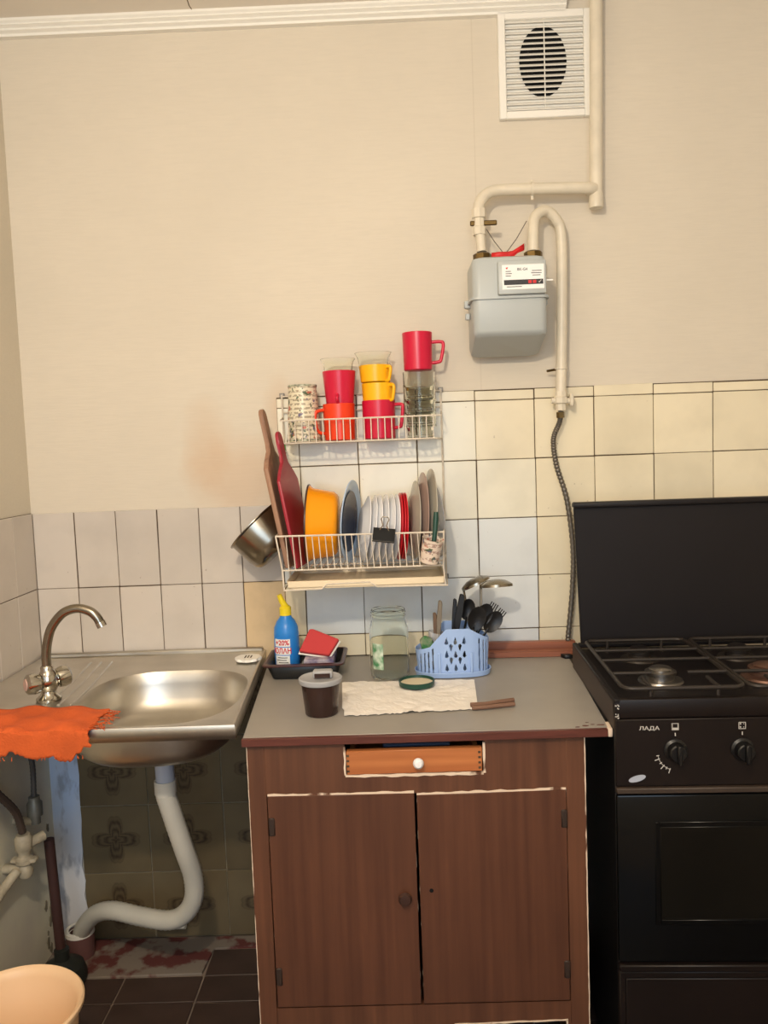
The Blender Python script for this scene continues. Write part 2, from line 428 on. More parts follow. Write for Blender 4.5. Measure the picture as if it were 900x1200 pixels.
# right-hand square tiles
rows = [(1.397, 1.4225), (1.247, 1.397), (1.097, 1.247), (.947, 1.097), (.809, .947), (.752, .809)]
for k in range(-4, 9):
    x0, x1 = max(k*.15, -.503), k*.15+.15
    for r, (z0, z1) in enumerate(rows):
        mt = 'tile_cream'
        if k <= -1 and r in (1, 2) or (k == 0 and r == 2): mt = 'tile_pale'
        if k <= -1 and r == 3: mt = 'tile_white'
        if (k == 0 and r in (3, 4, 5)) or (-3 <= k <= -1 and r == 4): mt = 'tile_cool_light'  # cool light and shade under the rack painted in as tile colour
        put_tile(x0, x1, z0, z1 + (random.uniform(-.002, .003) if r == 0 else 0), mt, wall)
# left-hand upright tiles
for k in range(6):
    for r, (z0, z1) in enumerate([(.954, 1.152), (.745, .954)]):
        put_tile(-1.147+k*.1074, -1.147+(k+1)*.1074, z0, z1, 'tile_stain' if k == 5 and r == 1 else 'tile_beige', wall)
# patterned tiles under the sink
for x0, x1 in ((-1.076, -.893), (-.893, -.694), (-.694, -.494), (-.494, -.294)):
    for z0, z1 in ((0, .183), (.183, .368), (.368, .553), (.553, .738)):
        put_tile(x0, x1, z0, z1, 'motif', wall, .0025)
# whitewashed strip of plaster in the corner
b = bmesh.new(); N = 18
L = [(-1.152, .745-.745*i/N) for i in range(N+1)]; R_ = [(-1.076+random.uniform(-.004, .006), .745-.745*i/N) for i in range(N+1)]
part('plaster_strip', prism(L+R_[::-1], -.001, .006, 'y'), 'blue_wash', wall, smooth=0)
# left wall: tiles, grout and low paint
part('grout', box(XL-.001, XL+.003, -1.3, 0, .745, 1.152), 'grout', wl)
TL = {}
ys = [.0, -.111] + [-.111-.1074*i for i in range(1, 11)]
for a, c in zip(ys, ys[1:]):
    for z0, z1 in ((.954, 1.152), (.745, .954)):
        o = put_tile(0, a-c, z0, z1, 'tile_beige', wl); o.location = (XL+.005+random.uniform(-.0005, .0005), (a+c)/2, (z0+z1)/2); o.rotation_euler = (0, 0, PI/2)
part('low_paint', box(XL-.001, XL+.004, -1.6, 0, 0, .745), 'plaster_low', wl)
b = bmesh.new()
for i in range(14):
    z = .02+i*.024; x = XL+.004
    cy_, cz_, rr_ = -.03-random.random()*.05, z, random.uniform(.006, .018)
    pts = [(cy_+rr_*random.uniform(.4, 1)*math.cos(a*PI/5), cz_+1.6*rr_*random.uniform(.4, 1)*math.sin(a*PI/5)) for a in range(10)]
    prism(pts, x-.002, x+.0012+random.random()*.001, 'x', bm=b)
part('flaking_plaster', b, 'grout_light', wl, smooth=0)
# floor tiles, concrete ledge
def floor_tile(x0, x1, y0, y1):
    k = (round(x1-x0, 3), round(y1-y0, 3))
    if k not in TL:
        me = finish(box(-(k[0]-.004)/2, (k[0]-.004)/2, -(k[1]-.004)/2, (k[1]-.004)/2, -.008, 0, .001), 0); me.materials.append(M['floor_tile']); TL[k] = me
    o = bpy.data.objects.new('tile', TL[k]); COL.objects.link(o); o.parent = flo
    o.location = ((x0+x1)/2, (y0+y1)/2, random.uniform(-.0006, .0004)); o.rotation_euler = (random.uniform(-.003, .003),)*2+(random.uniform(-.004, .004),)
xs = [-1.118+.196*i for i in range(-0, 10)]
for i in range(16):
    y1 = -.166-.0975*i; y0 = y1-.0975
    floor_tile(XL+.002, -1.118, y0, y1)
    for a in xs: floor_tile(a, a+.196, y0, y1)
for a in xs[2:]: floor_tile(a, a+.196, -.166, -.056)
part('ledge', prism([(XL, -.004), (-.6, -.004), (-.6, -.05), (-.725, -.055), (-.732, -.16), (XL, -.166)], -.006, .003, 'z', .002), 'concrete_red', flo, 'strip of flaking red paint over concrete')

# ------------------------------------------------------------ vent grille
v = thing('vent_grille', 'square white slatted ventilation grille high on the wall under the ceiling', 'vent', (.193, .006, 2.079))
x0, x1, z0, z1 = .080, .306, 2.079, 2.332
b = box(x0, x0+.018, -.012, .006, z0, z1, .002); box(x1-.018, x1, -.012, .006, z0, z1, .002, bm=b)
box(x0+.017, x1-.017, -.012, .006, z0, z0+.018, .002, bm=b); box(x0+.017, x1-.017, -.012, .006, z1-.02, z1, .002, bm=b)
box((x0+x1)/2-.001, (x0+x1)/2+.001, -.006, .0, z0+.017, z1-.017, bm=b)
part('frame', b, 'white_plastic', v)
part('backing', box(x0+.01, x1-.01, .0025, .0055, z0+.01, z1-.01), 'white_plastic', v)
part('duct_opening', lathe([(0, 0), (.05, 0), (.058, .001), (0, .001)], 32, (.190, .0022, 2.215), Rx(PI/2) @ Matrix.Diagonal((1, 1.45, 1, 1))), 'void', v, 'dark round duct showing between the slats')
n = 17
for i in range(n):
    z = z0+.024+i*(z1-z0-.048)/(n-1)
    part('slat', box(-(x1-x0)/2+.016, (x1-x0)/2-.016, -.0060, .0060, -.001, .001, mtx=T(((x0+x1)/2, -.005, z)) @ Rx(math.radians(38))), 'white_plastic', v)

# ------------------------------------------------------------ gas pipes and meter
g = thing('gas_pipe', 'cream painted gas riser and elbow pipe running down from the ceiling to the meter', 'pipe', (.305, -.045, 1.85))
part('riser', cyl((.311, -.045, ZC), (.303, -.045, 1.865), .0150, 20), 'paint_pipe', g)
part('end_cap', lathe([(0, 0), (.0165, 0), (.0172, .012), (.0165, .034), (.015, .036)], 20, (.303, -.045, 1.848)), 'paint_pipe', g)
part('branch', tube([(.298, -.050, 1.892), (.27, -.064, 1.891), (.2, -.068, 1.892), (.085, -.068, 1.893), (.045, -.070, 1.889), (.022, -.076, 1.870), (.014, -.08, 1.845), (.013, -.085, 1.80)], .0135, 16, smooth=6), 'paint_pipe', g)
part('tee_collar', cyl((.278, -.047, 1.893), (.299, -.047, 1.893), .0158, 18), 'paint_pipe', g)
part('clamp', lathe([(.0145, -.003), (.0165, -.003), (.0165, .003), (.0145, .003)], 20, (.145, -.068, 1.8925), Ry(PI/2)), 'paint_pipe', g)
part('clamp_bolt', cyl((.145, -.07, 1.913), (.145, -.066, 1.868), .0035, 8), 'paint_pipe', g)
b = lathe([(.0, -.03), (.0165, -.03), (.0165, -.012), (.0135, -.01), (.0135, .008), (.0175, .01), (.0175, .03), (0, .03)], 8, (.014, -.086, 1.815))
part('valve', b, 'paint_pipe', g)
part('valve_handle', box(-.008, .056, -.092, -.086, 1.806, 1.818, .002, mtx=None), 'brass', g)
part('inlet_pipe', cyl((.015, -.087, 1.80), (.018, -.09, 1.745), .0115, 16), 'paint_pipe', g)
u = thing('gas_drop_pipe', 'cream painted gas pipe arching out of the meter and down to the tiles', 'pipe', (.212, -.045, 1.385))
part('arch', tube([(.140, -.09, 1.742), (.142, -.088, 1.79), (.150, -.075, 1.825), (.178, -.06, 1.842), (.205, -.05, 1.822), (.217, -.045, 1.785), (.216, -.045, 1.65), (.212, -.045, 1.50), (.208, -.045, 1.40)], .0128, 16, smooth=8), 'paint_pipe', u)
part('clamp', lathe([(.0135, -.002), (.0155, -.002), (.0155, .002), (.0135, .002)], 20, (.2105, -.045, 1.466)), 'paint_pipe', u)
part('clamp_screw', cyl((.178, -.03, 1.462), (.205, -.043, 1.465), .003, 8), 'brass', u)
part('valve', lathe([(0, -.022), (.013, -.022), (.013, -.006), (.018, -.004), (.018, .010), (.0145, .012), (.0145, .024), (0, .024)], 8, (.208, -.045, 1.385)), 'paint_pipe', u)
part('valve_stem', cyl((.185, -.045, 1.388), (.236, -.045, 1.386), .0075, 10), 'paint_pipe', u)
part('valve_lever', box(.229, .239, -.056, -.036, 1.372, 1.404, .003), 'paint_pipe', u)
# hose to the cooker
h = thing('gas_hose', 'grey corrugated metal gas hose hanging from the pipe to behind the cooker', 'hose', (.218, -.03, .752))
hp = [(.208, -.045, 1.362), (.205, -.04, 1.335), (.191, -.03, 1.292), (.197, -.03, 1.228), (.221, -.03, 1.141), (.234, -.03, 1.022), (.231, -.03, .913), (.218, -.03, .79), (.217, -.03, .752)]
pp = spline(hp, 26)
part('hose', tube(pp, [.0070 if i % 3 else .0056 for i in range(len(pp))], 10), 'hose_grey', h)
part('nut', lathe([(0, 0), (.010, 0), (.010, .014), (0, .014)], 6, (.207, -.043, 1.345)), 'brass', h)

gm = thing('gas_meter', 'grey metal gas meter with white dial label hanging on the wall', 'gas meter', (.07, -.1, 1.505))
def rrect(x0, x1, y0, y1, r, n=6):
    out = []
    for cx, cy, a0 in ((x1-r, y1-r, 0), (x0+r, y1-r, 90), (x0+r, y0+r, 180), (x1-r, y0+r, 270)):
        for k in range(n+1):
            a = math.radians(a0+90*k/n); out.append((cx+r*math.cos(a), cy+r*math.sin(a)))
    return out
def ring(x0, x1, y0, y1, r, zf, zb=None):
    zb = zf if zb is None else zb
    return [(x, y, zf+(zb-zf)*(y-y0)/(y1-y0)) for x, y in rrect(x0, x1, y0, y1, r)]
X0, X1, Y0, Y1 = -.014, .157, -.17, -.03
part('upper_housing', loft([ring(X0, X1, Y0, Y1, .018, 1.622), ring(X0, X1, Y0, Y1, .018, 1.705), ring(X0+.003, X1-.003, Y0+.003, Y1-.003, .017, 1.713), ring(X0+.012, X1-.012, Y0+.012, Y1-.012, .02, 1.717)], True, True), 'grey_meter', gm)
part('lower_housing', loft([ring(X0+.014, X1-.014, Y0+.018, Y1-.012, .014, 1.534, 1.500), ring(X0+.004, X1-.002, Y0+.004, Y1-.003, .018, 1.540, 1.502), ring(X0, X1, Y0, Y1, .018, 1.548, 1.515), ring(X0, X1, Y0, Y1, .018, 1.622)], True, True), 'grey_meter', gm)
part('seam_flange', loft([ring(X0-.006, X1+.006, Y0-.006, Y1+.004, .021, 1.619), ring(X0-.006, X1+.006, Y0-.006, Y1+.004, .021, 1.625)], True, True), 'grey_meter', gm)
for x, s in ((X0-.006, -1), (X1+.006, 1)):
    part('clasp', box(x-.008, x+.008, -.10, -.085, 1.612, 1.630, .002), 'grey_meter', gm)
    part('clasp', box(x-.006, x+.005, -.10, -.085, 1.585, 1.600, .002), 'grey_meter', gm)
part('socket', lathe([(0, 0), (.022, 0), (.022, .022), (.018, .025), (0, .025)], 8, (.019, -.09, 1.716)), 'brass', gm)
part('socket', lathe([(0, 0), (.022, 0), (.022, .022), (.018, .025), (0, .025)], 8, (.140, -.09, 1.716)), 'brass', gm)
part('index_box', box(.043, .153, -.186, -.165, 1.626, 1.702, .004, seg=2), 'grey_meter', gm)
lb = part('dial_label', box(.052, .148, -.1875, -.1855, 1.636, 1.692, .001), 'label_white', gm)
bar = part('counter_window', box(.056, .145, -.1885, -.187, 1.6465, 1.6575), 'print_dark', lb)
part('lettering', text('BK-G4', .0085, mtx=T((.098, -.1878, 1.6805))), 'print_dark', lb)
for i, (x, z, wd) in enumerate([(.060, 1.676, .012), (.060, 1.671, .014), (.060, 1.666, .012), (.120, 1.676, .022), (.118, 1.671, .024), (.121, 1.666, .018), (.062, 1.6415, .034)]):
    part('small_print', box(x, x+wd, -.188, -.187, z, z+.0014), 'print_dark', lb)
part('emblem', prism([(.060, 1.685), (.066, 1.686), (.063, 1.681)], -.188, -.187, 'y'), 'red_tape', lb)
for i in range(8):
    part('digit_window', box(.059+i*.0104, .0665+i*.0104, -.1892, -.1880, 1.6485, 1.6555), 'red_tape' if i in (5, 6) else 'print_dark', lb)
part('tick_mark', prism([(.134, 1.651), (.136, 1.649), (.141, 1.655), (.140, 1.656), (.136, 1.6515), (.135, 1.6525)], -.1896, -.189, 'y'), 'print_white', lb)
part('seal_tag', box(.153, .169, -.176, -.174, 1.655, 1.6585), 'white_plastic', gm)
# red ribbon between the nuts
tp = thing('red_tape', 'strip of red tape tied between the two nuts on top of the gas meter', 'tape', (.06, -.112, 1.716))
pr = [(.038, -.113, 1.7255, .021), (.055, -.115, 1.727, .020), (.075, -.116, 1.727, .019), (.088, -.114, 1.731, .015), (.100, -.112, 1.740, .013), (.116, -.110, 1.748, .016)]
b = bmesh.new(); rows_ = []
for x, y, z, hh in pr: rows_.append([b.verts.new((x, y+.002*math.sin(k*2.3+x*60), z+hh*(k/4-.5))) for k in range(5)])
for A, B in zip(rows_, rows_[1:]):
    for k in range(4): b.faces.new((A[k], A[k+1], B[k+1], B[k]))
solid(part('band', b, 'red_tape', tp), .0015)
wr = thing('sealing_wire', 'thin steel sealing wire in a V above the meter', 'wire', (.08, -.09, 1.735))
part('strand', tube([(.030, -.085, 1.80), (.048, -.10, 1.765), (.065, -.11, 1.738)], .0011, 5), 'hose_grey', wr)
part('strand', tube([(.075, -.11, 1.738), (.10, -.10, 1.77), (.128, -.08, 1.815)], .0011, 5), 'hose_grey', wr)

# ------------------------------------------------------------ kitchen cabinet and worktop
CF = -.585
kc = thing('kitchen_cabinet', 'worn brown veneer kitchen cabinet with two doors and an open drawer between sink and cooker', 'cabinet', (-.19, -.3, 0))
part('side_panel', box(-.505, -.489, CF+.012, -.02, 0, .733, .001), 'veneer', kc)
part('side_panel', box(.114, .130, CF+.012, -.02, 0, .733, .001), 'veneer', kc)
part('bottom_shelf', box(-.489, .114, CF+.02, -.02, .17, .186), 'veneer', kc)
part('back_panel', box(-.489, .114, -.03, -.022, .17, .73), 'veneer', kc)
# front frame: outline with holes made of pieces
fy0, fy1 = CF, CF+.014
b = box(-.508, -.474, fy0, fy1, 0, .736, .001)
part('stile', b, 'veneer_h', kc)
part('stile', box(.096, .132, fy0, fy1, 0, .734, .001), 'veneer_h', kc)
part('rail', box(-.474, -.322, fy0, fy1, .637, .735), 'veneer_h', kc)
part('rail', box(-.058, .096, fy0, fy1, .632, .734), 'veneer_h', kc)
part('rail', box(-.322, -.058, fy0, fy1, .632, .669), 'veneer_h', kc)
# bottom rail with a long shallow cut-out
part('rail', prism([(-.474, 0), (-.474, .208), (.096, .208), (.096, .02), (.088, .02), (.088, .170), (-.13, .166), (-.15, .150), (-.44, .150), (-.455, 0)], fy0, fy1, 'y'), 'veneer_h', kc)
def strip(x0, z0, x1, z1, wd, par, seed=0):
    """pale chipped edge band running from one point to another on the cabinet face"""
    rnd = random.Random(seed); L = math.hypot(x1-x0, z1-z0); n = max(4, int(L/.012)); dx, dz = (x1-x0)/L, (z1-z0)/L
    A, B = [], []
    for i in range(n+1):
        s = L*i/n; w1 = wd*rnd.uniform(.25, .75); w2 = wd*rnd.uniform(.25, .75)
        A.append((x0+dx*s-dz*w1, z0+dz*s+dx*w1)); B.append((x0+dx*s+dz*w2, z0+dz*s-dx*w2))
    return part('edge_strip', prism(A+B[::-1], CF-.0012, CF+.004, 'y'), 'chipped', par, smooth=0)
strip(-.5075, .735, -.5075, .02, .0012, kc, 1); strip(.1315, .733, .1315, .02, .0018, kc, 2)
strip(-.322, .727, -.322, .671, .004, kc, 3); strip(-.322, .669, -.060, .667, .005, kc, 4); strip(-.058, .727, -.058, .668, .0035, kc, 5)
strip(-.505, .734, -.325, .7355, .0026, kc, 6); strip(-.13, .1665, .09, .170, .003, kc, 7); strip(.089, .17, .089, .03, .003, kc, 8)
def door(x0, x1, z0, z1l, z1r, seed, hinge):
    d = part('door', prism([(x0, z0), (x1, z0), (x1, z1r), (x0, z1l)], CF-.003, CF+.012, 'y', .0008), 'veneer', kc)
    strip(x0, z1l+.001, x1, z1r+.001, .0055, d, seed); strip(x0+.002, z1l, x0+.002, z0, .0032, d, seed+1); strip(x1-.002, z1r, x1-.002, z0, .0034, d, seed+2)
    for z in (.575, .275):
        part('hinge', box(hinge-.006, hinge+.006, CF-.006, CF-.002, z-.018, z+.018, .002), 'hinge_dark', d)
    return d
dl = door(-.472, -.1930, .212, .6345, .6325, 11, -.466)
dr = door(-.1880, .0945, .212, .6285, .6305, 21, .090)
part('knob', lathe([(0, -.016), (.010, -.015), (.013, -.009), (.008, -.004), (.007, 0), (0, 0)], 18, (-.217, CF-.003, .429), Rx(-PI/2)), mat('dark_knob', (58, 36, 28), .5), dl, 'dark turned knob')
part('knob_hole', lathe([(0, -.001), (.004, -.001), (.004, .002), (0, .002)], 12, (-.166, CF-.003, .440), Rx(-PI/2)), 'void', dr)
# drawer
dw = part('drawer', box(-.319, -.062, CF-.002, CF+.014, .6715, .7175, .0015), 'orange_wood', kc, 'orange pine drawer front')
part('knob', lathe([(0, -.020), (.006, -.0195), (.0095, -.016), (.0105, -.011), (.008, -.006), (.005, -.003), (.005, 0), (0, 0)], 20, (-.183, CF-.002, .695), Rx(-PI/2)), 'porcelain', dw, 'round white knob')
b = None
for x in (-.3155, -.0665):
    for k in range(4): b = box(x-.003, x+.002, CF-.0026, CF-.001, .677+k*.010, .681+k*.010, bm=b)
part('dovetail', b, 'grout', dw)
part('drawer_side', box(-.314, -.304, CF+.012, -.15, .672, .710), 'orange_wood', dw)
part('drawer_side', box(-.077, -.067, CF+.012, -.15, .672, .710), 'orange_wood', dw)
part('drawer_bottom', box(-.305, -.076, CF+.012, -.15, .672, .677), 'orange_wood', dw)
solo('metal_tray', box(-.25, -.12, -.56, -.2, .7115, .7205, .003), mat('dull_blue_metal', (70, 84, 110), .35, .6), 'dull blue metal tray edge showing in the gap above the drawer', 'tray', (-.18, -.4, .7115))
wt = thing('worktop', 'grey laminate worktop with maroon front edge on the brown cabinet', 'worktop', (-.19, -.3, .736))
cp = [(-.515, -.592), (.1785, -.596), (.214, -.002), (-.552, -.002)]
part('slab', prism([(-.514, -.585), (.177, -.589), (.214, -.002), (-.552, -.002)], .737, .750, 'z', .0015), 'counter', wt)
part('front_edge', prism([(-.515, -.596), (.1725, -.600), (.1725, -.590), (-.515, -.586)], .735, .7498, 'z', .001), 'edge_brown', wt, 'maroon front edge band')
part('corner_bracket', prism([(.1726, -.601), (.181, -.600), (.184, -.56), (.176, -.56)], .735, .7505, 'z', .001), 'chipped', wt)
b = bmesh.new()
for x, y, r in ((.135, -.578, .006), (.15, -.572, .004), (.165, -.575, .006), (.142, -.560, .003), (.12, -.584, .005)):
    prism([(x+r*random.uniform(.7, 1.4)*math.cos(a*PI/4), y+.5*r*random.uniform(.7, 1.3)*math.sin(a*PI/4)) for a in range(8)], .7499, .7505, 'z', bm=b)
part('chip', b, 'edge_brown', wt, smooth=0)

# ------------------------------------------------------------ sink
sk = thing('sink', 'stainless steel sink unit with rounded bowl and drainboard in the left corner', 'sink', (-.8, -.3, .63))
c0 = Vector((-.730, -.364)); quad = [(-1.143, -.003), (-.560, -.003), (-.526, -.592), (-1.143, -.592)]
def onquad(a, q):
    d = Vector((math.cos(a), math.sin(a))); best = None
    for i in range(4):
        p, s = Vector(q[i]), Vector(q[(i+1) % 4])-Vector(q[i]); den = d.x*s.y-d.y*s.x
        if abs(den) < 1e-9: continue
        r = p-c0; tt = (r.x*s.y-r.y*s.x)/den; uu = (r.x*d.y-r.y*d.x)/den
        if tt > 0 and -1e-6 <= uu <= 1+1e-6 and (best is None or tt < best): best = tt
    return c0+d*best
angs = sorted([2*PI*i/88 for i in range(88)] + [math.atan2((Vector(q)-c0).y, (Vector(q)-c0).x) % (2*PI) for q in quad])
def bowl(a, s=1, z=0, e=2.9):
    ca, sa = math.cos(a), math.sin(a)
    r = (abs(ca/.176)**e+abs(sa/.196)**e)**(-1/e)
    sh = -.018*math.cos(a)*0
    return (c0.x+r*s*ca, c0.y+.0+r*s*sa, z)
def qr(sh, z):
    q2 = [tuple(c0+(Vector(q)-c0)*(1-sh)) for q in quad]; return [(p.x, p.y, z) for p in (onquad(a, q2) for a in angs)]
rings = [qr(0, .7505), qr(0, .774), qr(.006, .7775), qr(.03, .7775), qr(.045, .774)]
rings += [[bowl(a, 1.06, .773) for a in angs], [bowl(a, 1.01, .7715) for a in angs], [bowl(a, .99, .764) for a in angs], [bowl(a, .97, .742, 2.9) for a in angs], [bowl(a, .94, .710, 2.9) for a in angs], [bowl(a, .89, .689, 2.8) for a in angs], [bowl(a, .80, .675, 2.7) for a in angs], [bowl(a, .60, .668, 2.5) for a in angs], [bowl(a, .16, .664, 2) for a in angs]]
solid(part('basin', loft(rings, False, True), 'steel', sk, smooth=50), .0012)
for i, x in enumerate((-.905, -.932, -.958)):
    part('drain_ridge', tube([(x-.035, -.07, .7738), (x-.012, -.26, .7738), (x+.0, -.42, .7738)], .0032, 6), 'steel', sk)
part('rear_ledge', box(-1.143, -.565, -.016, -.003, .774, .786, .003), 'steel', sk)
part('strainer', lathe([(0, .0), (.03, .0), (.034, .003), (.0, .0035)], 24, (-.735, -.37, .665)), 'chrome', sk)
# bracket that carries the sink on the wall
part('bracket', box(-1.14, -1.11, -.56, -.01, .742, .752), 'hose_grey', sk)
# faucet
fc = thing('faucet', 'chrome swan-neck mixer tap with two round knobs at the left of the sink', 'tap', (-.97, -.38, .774))
part('base', lathe([(0, 0), (.026, 0), (.026, .006), (.018, .012), (.015, .02), (.015, .03), (0, .03)], 24, (-.968, -.38, .774)), 'chrome', fc)
part('body', lathe([(0, 0), (.016, 0), (.021, .01), (.022, .024), (.018, .04), (.012, .048), (0, .048)], 24, (-.967, -.38, .795)), 'chrome', fc)
part('spout', tube([(-.968, -.38, .835), (-.968, -.38, .87), (-.962, -.38, .905), (-.950, -.38, .935), (-.925, -.38, .962), (-.895, -.38, .971), (-.868, -.38, .964), (-.854, -.38, .951), (-.847, -.38, .938)], .0098, 16, smooth=6), 'steel_dark', fc)
part('spout_collar', lathe([(.0, 0), (.014, 0), (.014, .014), (.011, .018), (0, .018)], 20, (-.968, -.38, .832)), 'chrome', fc)
part('aerator', cyl((-.8475, -.38, .940), (-.843, -.38, .930), .0108, 16), 'chrome', fc)
for d, nm in ((Vector((-.72, -.62, .05)), 0), (Vector((.62, .60, .15)), 1)):
    q = d.to_track_quat('Z', 'Y').to_matrix().to_4x4()
    k = part('tap_knob', lathe([(0, .012), (.012, .012), (.015, .018), (.021, .020), (.023, .03), (.022, .042), (.017, .046), (0, .047)], 12, (-.967, -.38, .814), q), 'chrome', fc)
    part('knob_cap', lathe([(0, 0), (.013, 0), (.012, .002), (0, .0025)], 18, Vector((-.967, -.38, .814))+d.normalized()*.0465, q), mat('knob_cap_%d' % nm, (196, 160, 145) if nm == 0 else (180, 185, 195), .3), k)
# soap dish / strainer
sd = thing('sink_plug_strainer', 'small white scalloped plastic drain cover on the right rear corner of the sink', 'strainer', (-.585, -.176+.06, .7775))
b = bmesh.new()
prism([((.031+.003*math.cos(8*a))*math.cos(a)-.587, (.031+.003*math.cos(8*a))*math.sin(a)-.105) for a in [2*PI*i/64 for i in range(64)]], .7777, .7845, 'z', .0015, bm=b)
part('dish', b, 'white_plastic', sd)
for i in (-1, 0, 1): part('slot', box(-.587+i*.007-.0015, -.587+i*.007+.0015, -.115, -.093, .784, .7851), 'grout', sd)
# orange cloth draped over the front of the sink
rnd = random.Random(3); NU, NV = 70, 34
b = bmesh.new(); G = []
for i in range(NU+1):
    col = []; uu = i/NU; x = -1.125+.325*uu
    y0 = -.462-.03*max(0, (uu-.80)/.2)**1.3; hang = .052+.006*math.sin(uu*9)+.004*math.sin(uu*31)+rnd.uniform(-.003, .004)
    if uu > .9: hang -= (uu-.9)*.22
    L1 = (-.600-y0)*-1; tot = abs(-.602-y0)+hang
    for j in range(NV+1):
        s = tot*j/NV; fl = abs(-.602-y0)
        if s < fl-.006: p = Vector((x, y0-s, .7805+.0025*math.sin(x*70+s*40)+.002*math.sin(x*31-s*90)))
        elif s < fl+.006: p = Vector((x, -.602, .779-.003*(s-fl+.006)/.012))
        else: p = Vector((x, -.604-.003*math.sin(x*60), .776-(s-fl-.006)))
        if i > NU-2: p.x += rnd.uniform(-.004, .009)
        p += Vector((0, 0, .0022)); col.append(b.verts.new(p))
    G.append(col)
for i in range(NU):
    for j in range(NV): b.faces.new((G[i][j], G[i+1][j], G[i+1][j+1], G[i][j+1]))
oc = thing('orange_cloth', 'bright orange frayed cloth draped over the front edge of the sink', 'cloth', (-.95, -.6, .73))
solid(part('fabric', b, 'cloth', oc), .003, 0)
b = bmesh.new()
for i in range(26):
    y = -.50-rnd.random()*.10; z = .782 if y > -.596 else .775-rnd.random()*.03
    tube([(-.803, y, z), (-.79+rnd.random()*.01, y-.004+rnd.random()*.012, z+rnd.uniform(-.006, .006)), (-.783+rnd.random()*.016, y+rnd.uniform(-.012, .012), z+rnd.uniform(-.012, .006))], .0008, 4, bm=b)
for i in range(34):
    x = -1.12+rnd.random()*.31; tube([(x, -.605, .733), (x+rnd.uniform(-.004, .004), -.606, .728-rnd.random()*.003)], .0008, 4, bm=b)
part('frayed_threads', b, 'cloth', oc, kind='stuff')
# ------------------------------------------------------------ below the sink
dp = thing('drain_pipe', 'white plastic drain pipe curving from the sink bowl to the floor socket', 'pipe', (-.73, -.33, .25))
part('tailpiece', cyl((-.733, -.366, .664), (-.733, -.362, .575), .0205, 20), 'drain_grey', dp)
part('coupling', lathe([(0, 0), (.0235, 0), (.0235, .03), (0, .03)], 20, (-.734, -.362, .552)), 'drain_white', dp)
dpts = [(-.734, -.362, .56), (-.733, -.362, .545), (-.723, -.35, .487), (-.710, -.33, .408), (-.702, -.30, .332), (-.708, -.28, .268), (-.736, -.26, .218), (-.782, -.24, .190), (-.862, -.20, .178), (-.945, -.16, .172), (-1.005, -.12, .140), (-1.048, -.09, .09), (-1.066, -.07, .05)]
pq = spline(dpts, 12)
part('hose', tube(pq, [.0225 if i % 2 else .0215 for i in range(len(pq))], 14), 'drain_white', dp)
fs = thing('floor_socket', 'short brown waste socket with a white rim on the floor by the corner', 'pipe socket', (-1.068, -.07, .003))
part('collar', lathe([(.034, 0), (.036, .055), (.036, .06), (.030, .06), (.029, 0)], 24, (-1.068, -.07, .0035)), 'socket', fs)
part('rim', lathe([(.027, .0), (.037, .0), (.037, .010), (.027, .010)], 24, (-1.068, -.07, .063)), 'white_plastic', fs)
solo('pipe_stub', cyl((-.88, -.025, .050), (-.803, -.030, .053), .011, 14), 'drain_white', 'short white pipe stub lying against the patterned tiles behind the drain hose', 'pipe', (-.84, -.03, .038))
# water valves and hoses on the left wall
M['valve_paint'] = mat('aged_valve_paint', (186, 174, 150), .5, var=.3, vs=50)
wv = thing('water_valve', 'cream painted water valve fitting on the left wall under the sink, lower one', 'valve', (-1.10, -.27, .33))
VX, VY = -1.098, -.275
part('body', lathe([(0, 0), (.014, .002), (.018, .012), (.015, .024), (.011, .03), (.020, .036), (.021, .046), (.014, .052), (.014, .062), (.019, .068), (.020, .095), (.015, .103), (0, .104)], 14, (VX, VY, .325)), 'valve_paint', wv)
part('handle', box(VX-.030, VX+.030, VY-.012, VY+.010, .362, .372, .003), 'valve_paint', wv)
part('side_outlet', cyl((VX, VY, .40), (VX+.03, VY+.04, .405), .012, 12), 'valve_paint', wv)
part('feed_pipe', tube([(VX-.01, VY-.02, .35), (-1.125, -.33, .325), (-1.130, -.42, .30), (-1.130, -.6, .26)], .011, 12, smooth=5), 'valve_paint', wv)
part('wall_stub', cyl((XL, VY, .345), (VX, VY, .345), .011, 12), 'valve_paint', wv)
w2 = thing('water_valve', 'grey water connector on the left wall behind the cream valve under the sink', 'valve', (-1.09, -.215, .42))
part('body', lathe([(0, 0), (.012, 0), (.012, .018), (.018, .02), (.018, .05), (.013, .056), (.013, .066), (0, .066)], 10, (-1.095, -.213, .425)), mat('grey_fitting', (130, 128, 118), .45, .3, var=.3, vs=40), w2)
part('wall_stub', cyl((XL, -.213, .432), (-1.095, -.213, .432), .010, 12), 'valve_paint', w2)
def braided(name, pts, r, lab, mt):
    p = spline(pts, 14); o = solo(name, tube(p, [r*(1 if i % 2 else .9) for i in range(len(p))], 8), mt, lab, 'hose', pts[0]); return o
braided('water_hose', [(-1.098, -.275, .432), (-1.105, -.29, .49), (-1.13, -.33, .56), (-1.13, -.36, .62), (-1.10, -.38, .68), (-1.0, -.38, .735), (-.975, -.38, .770)], .0095, 'dark brown braided water hose bowing outward from the cream valve up to the tap', mat('dark_hose', (74, 60, 52), .6))
braided('water_hose', [(-1.095, -.213, .492), (-1.092, -.215, .56), (-1.085, -.24, .63), (-1.04, -.33, .70), (-.962, -.375, .770)], .0072, 'thin grey black braided water hose rising straight from the grey connector', mat('grey_hose', (84, 84, 84), .45, .3))
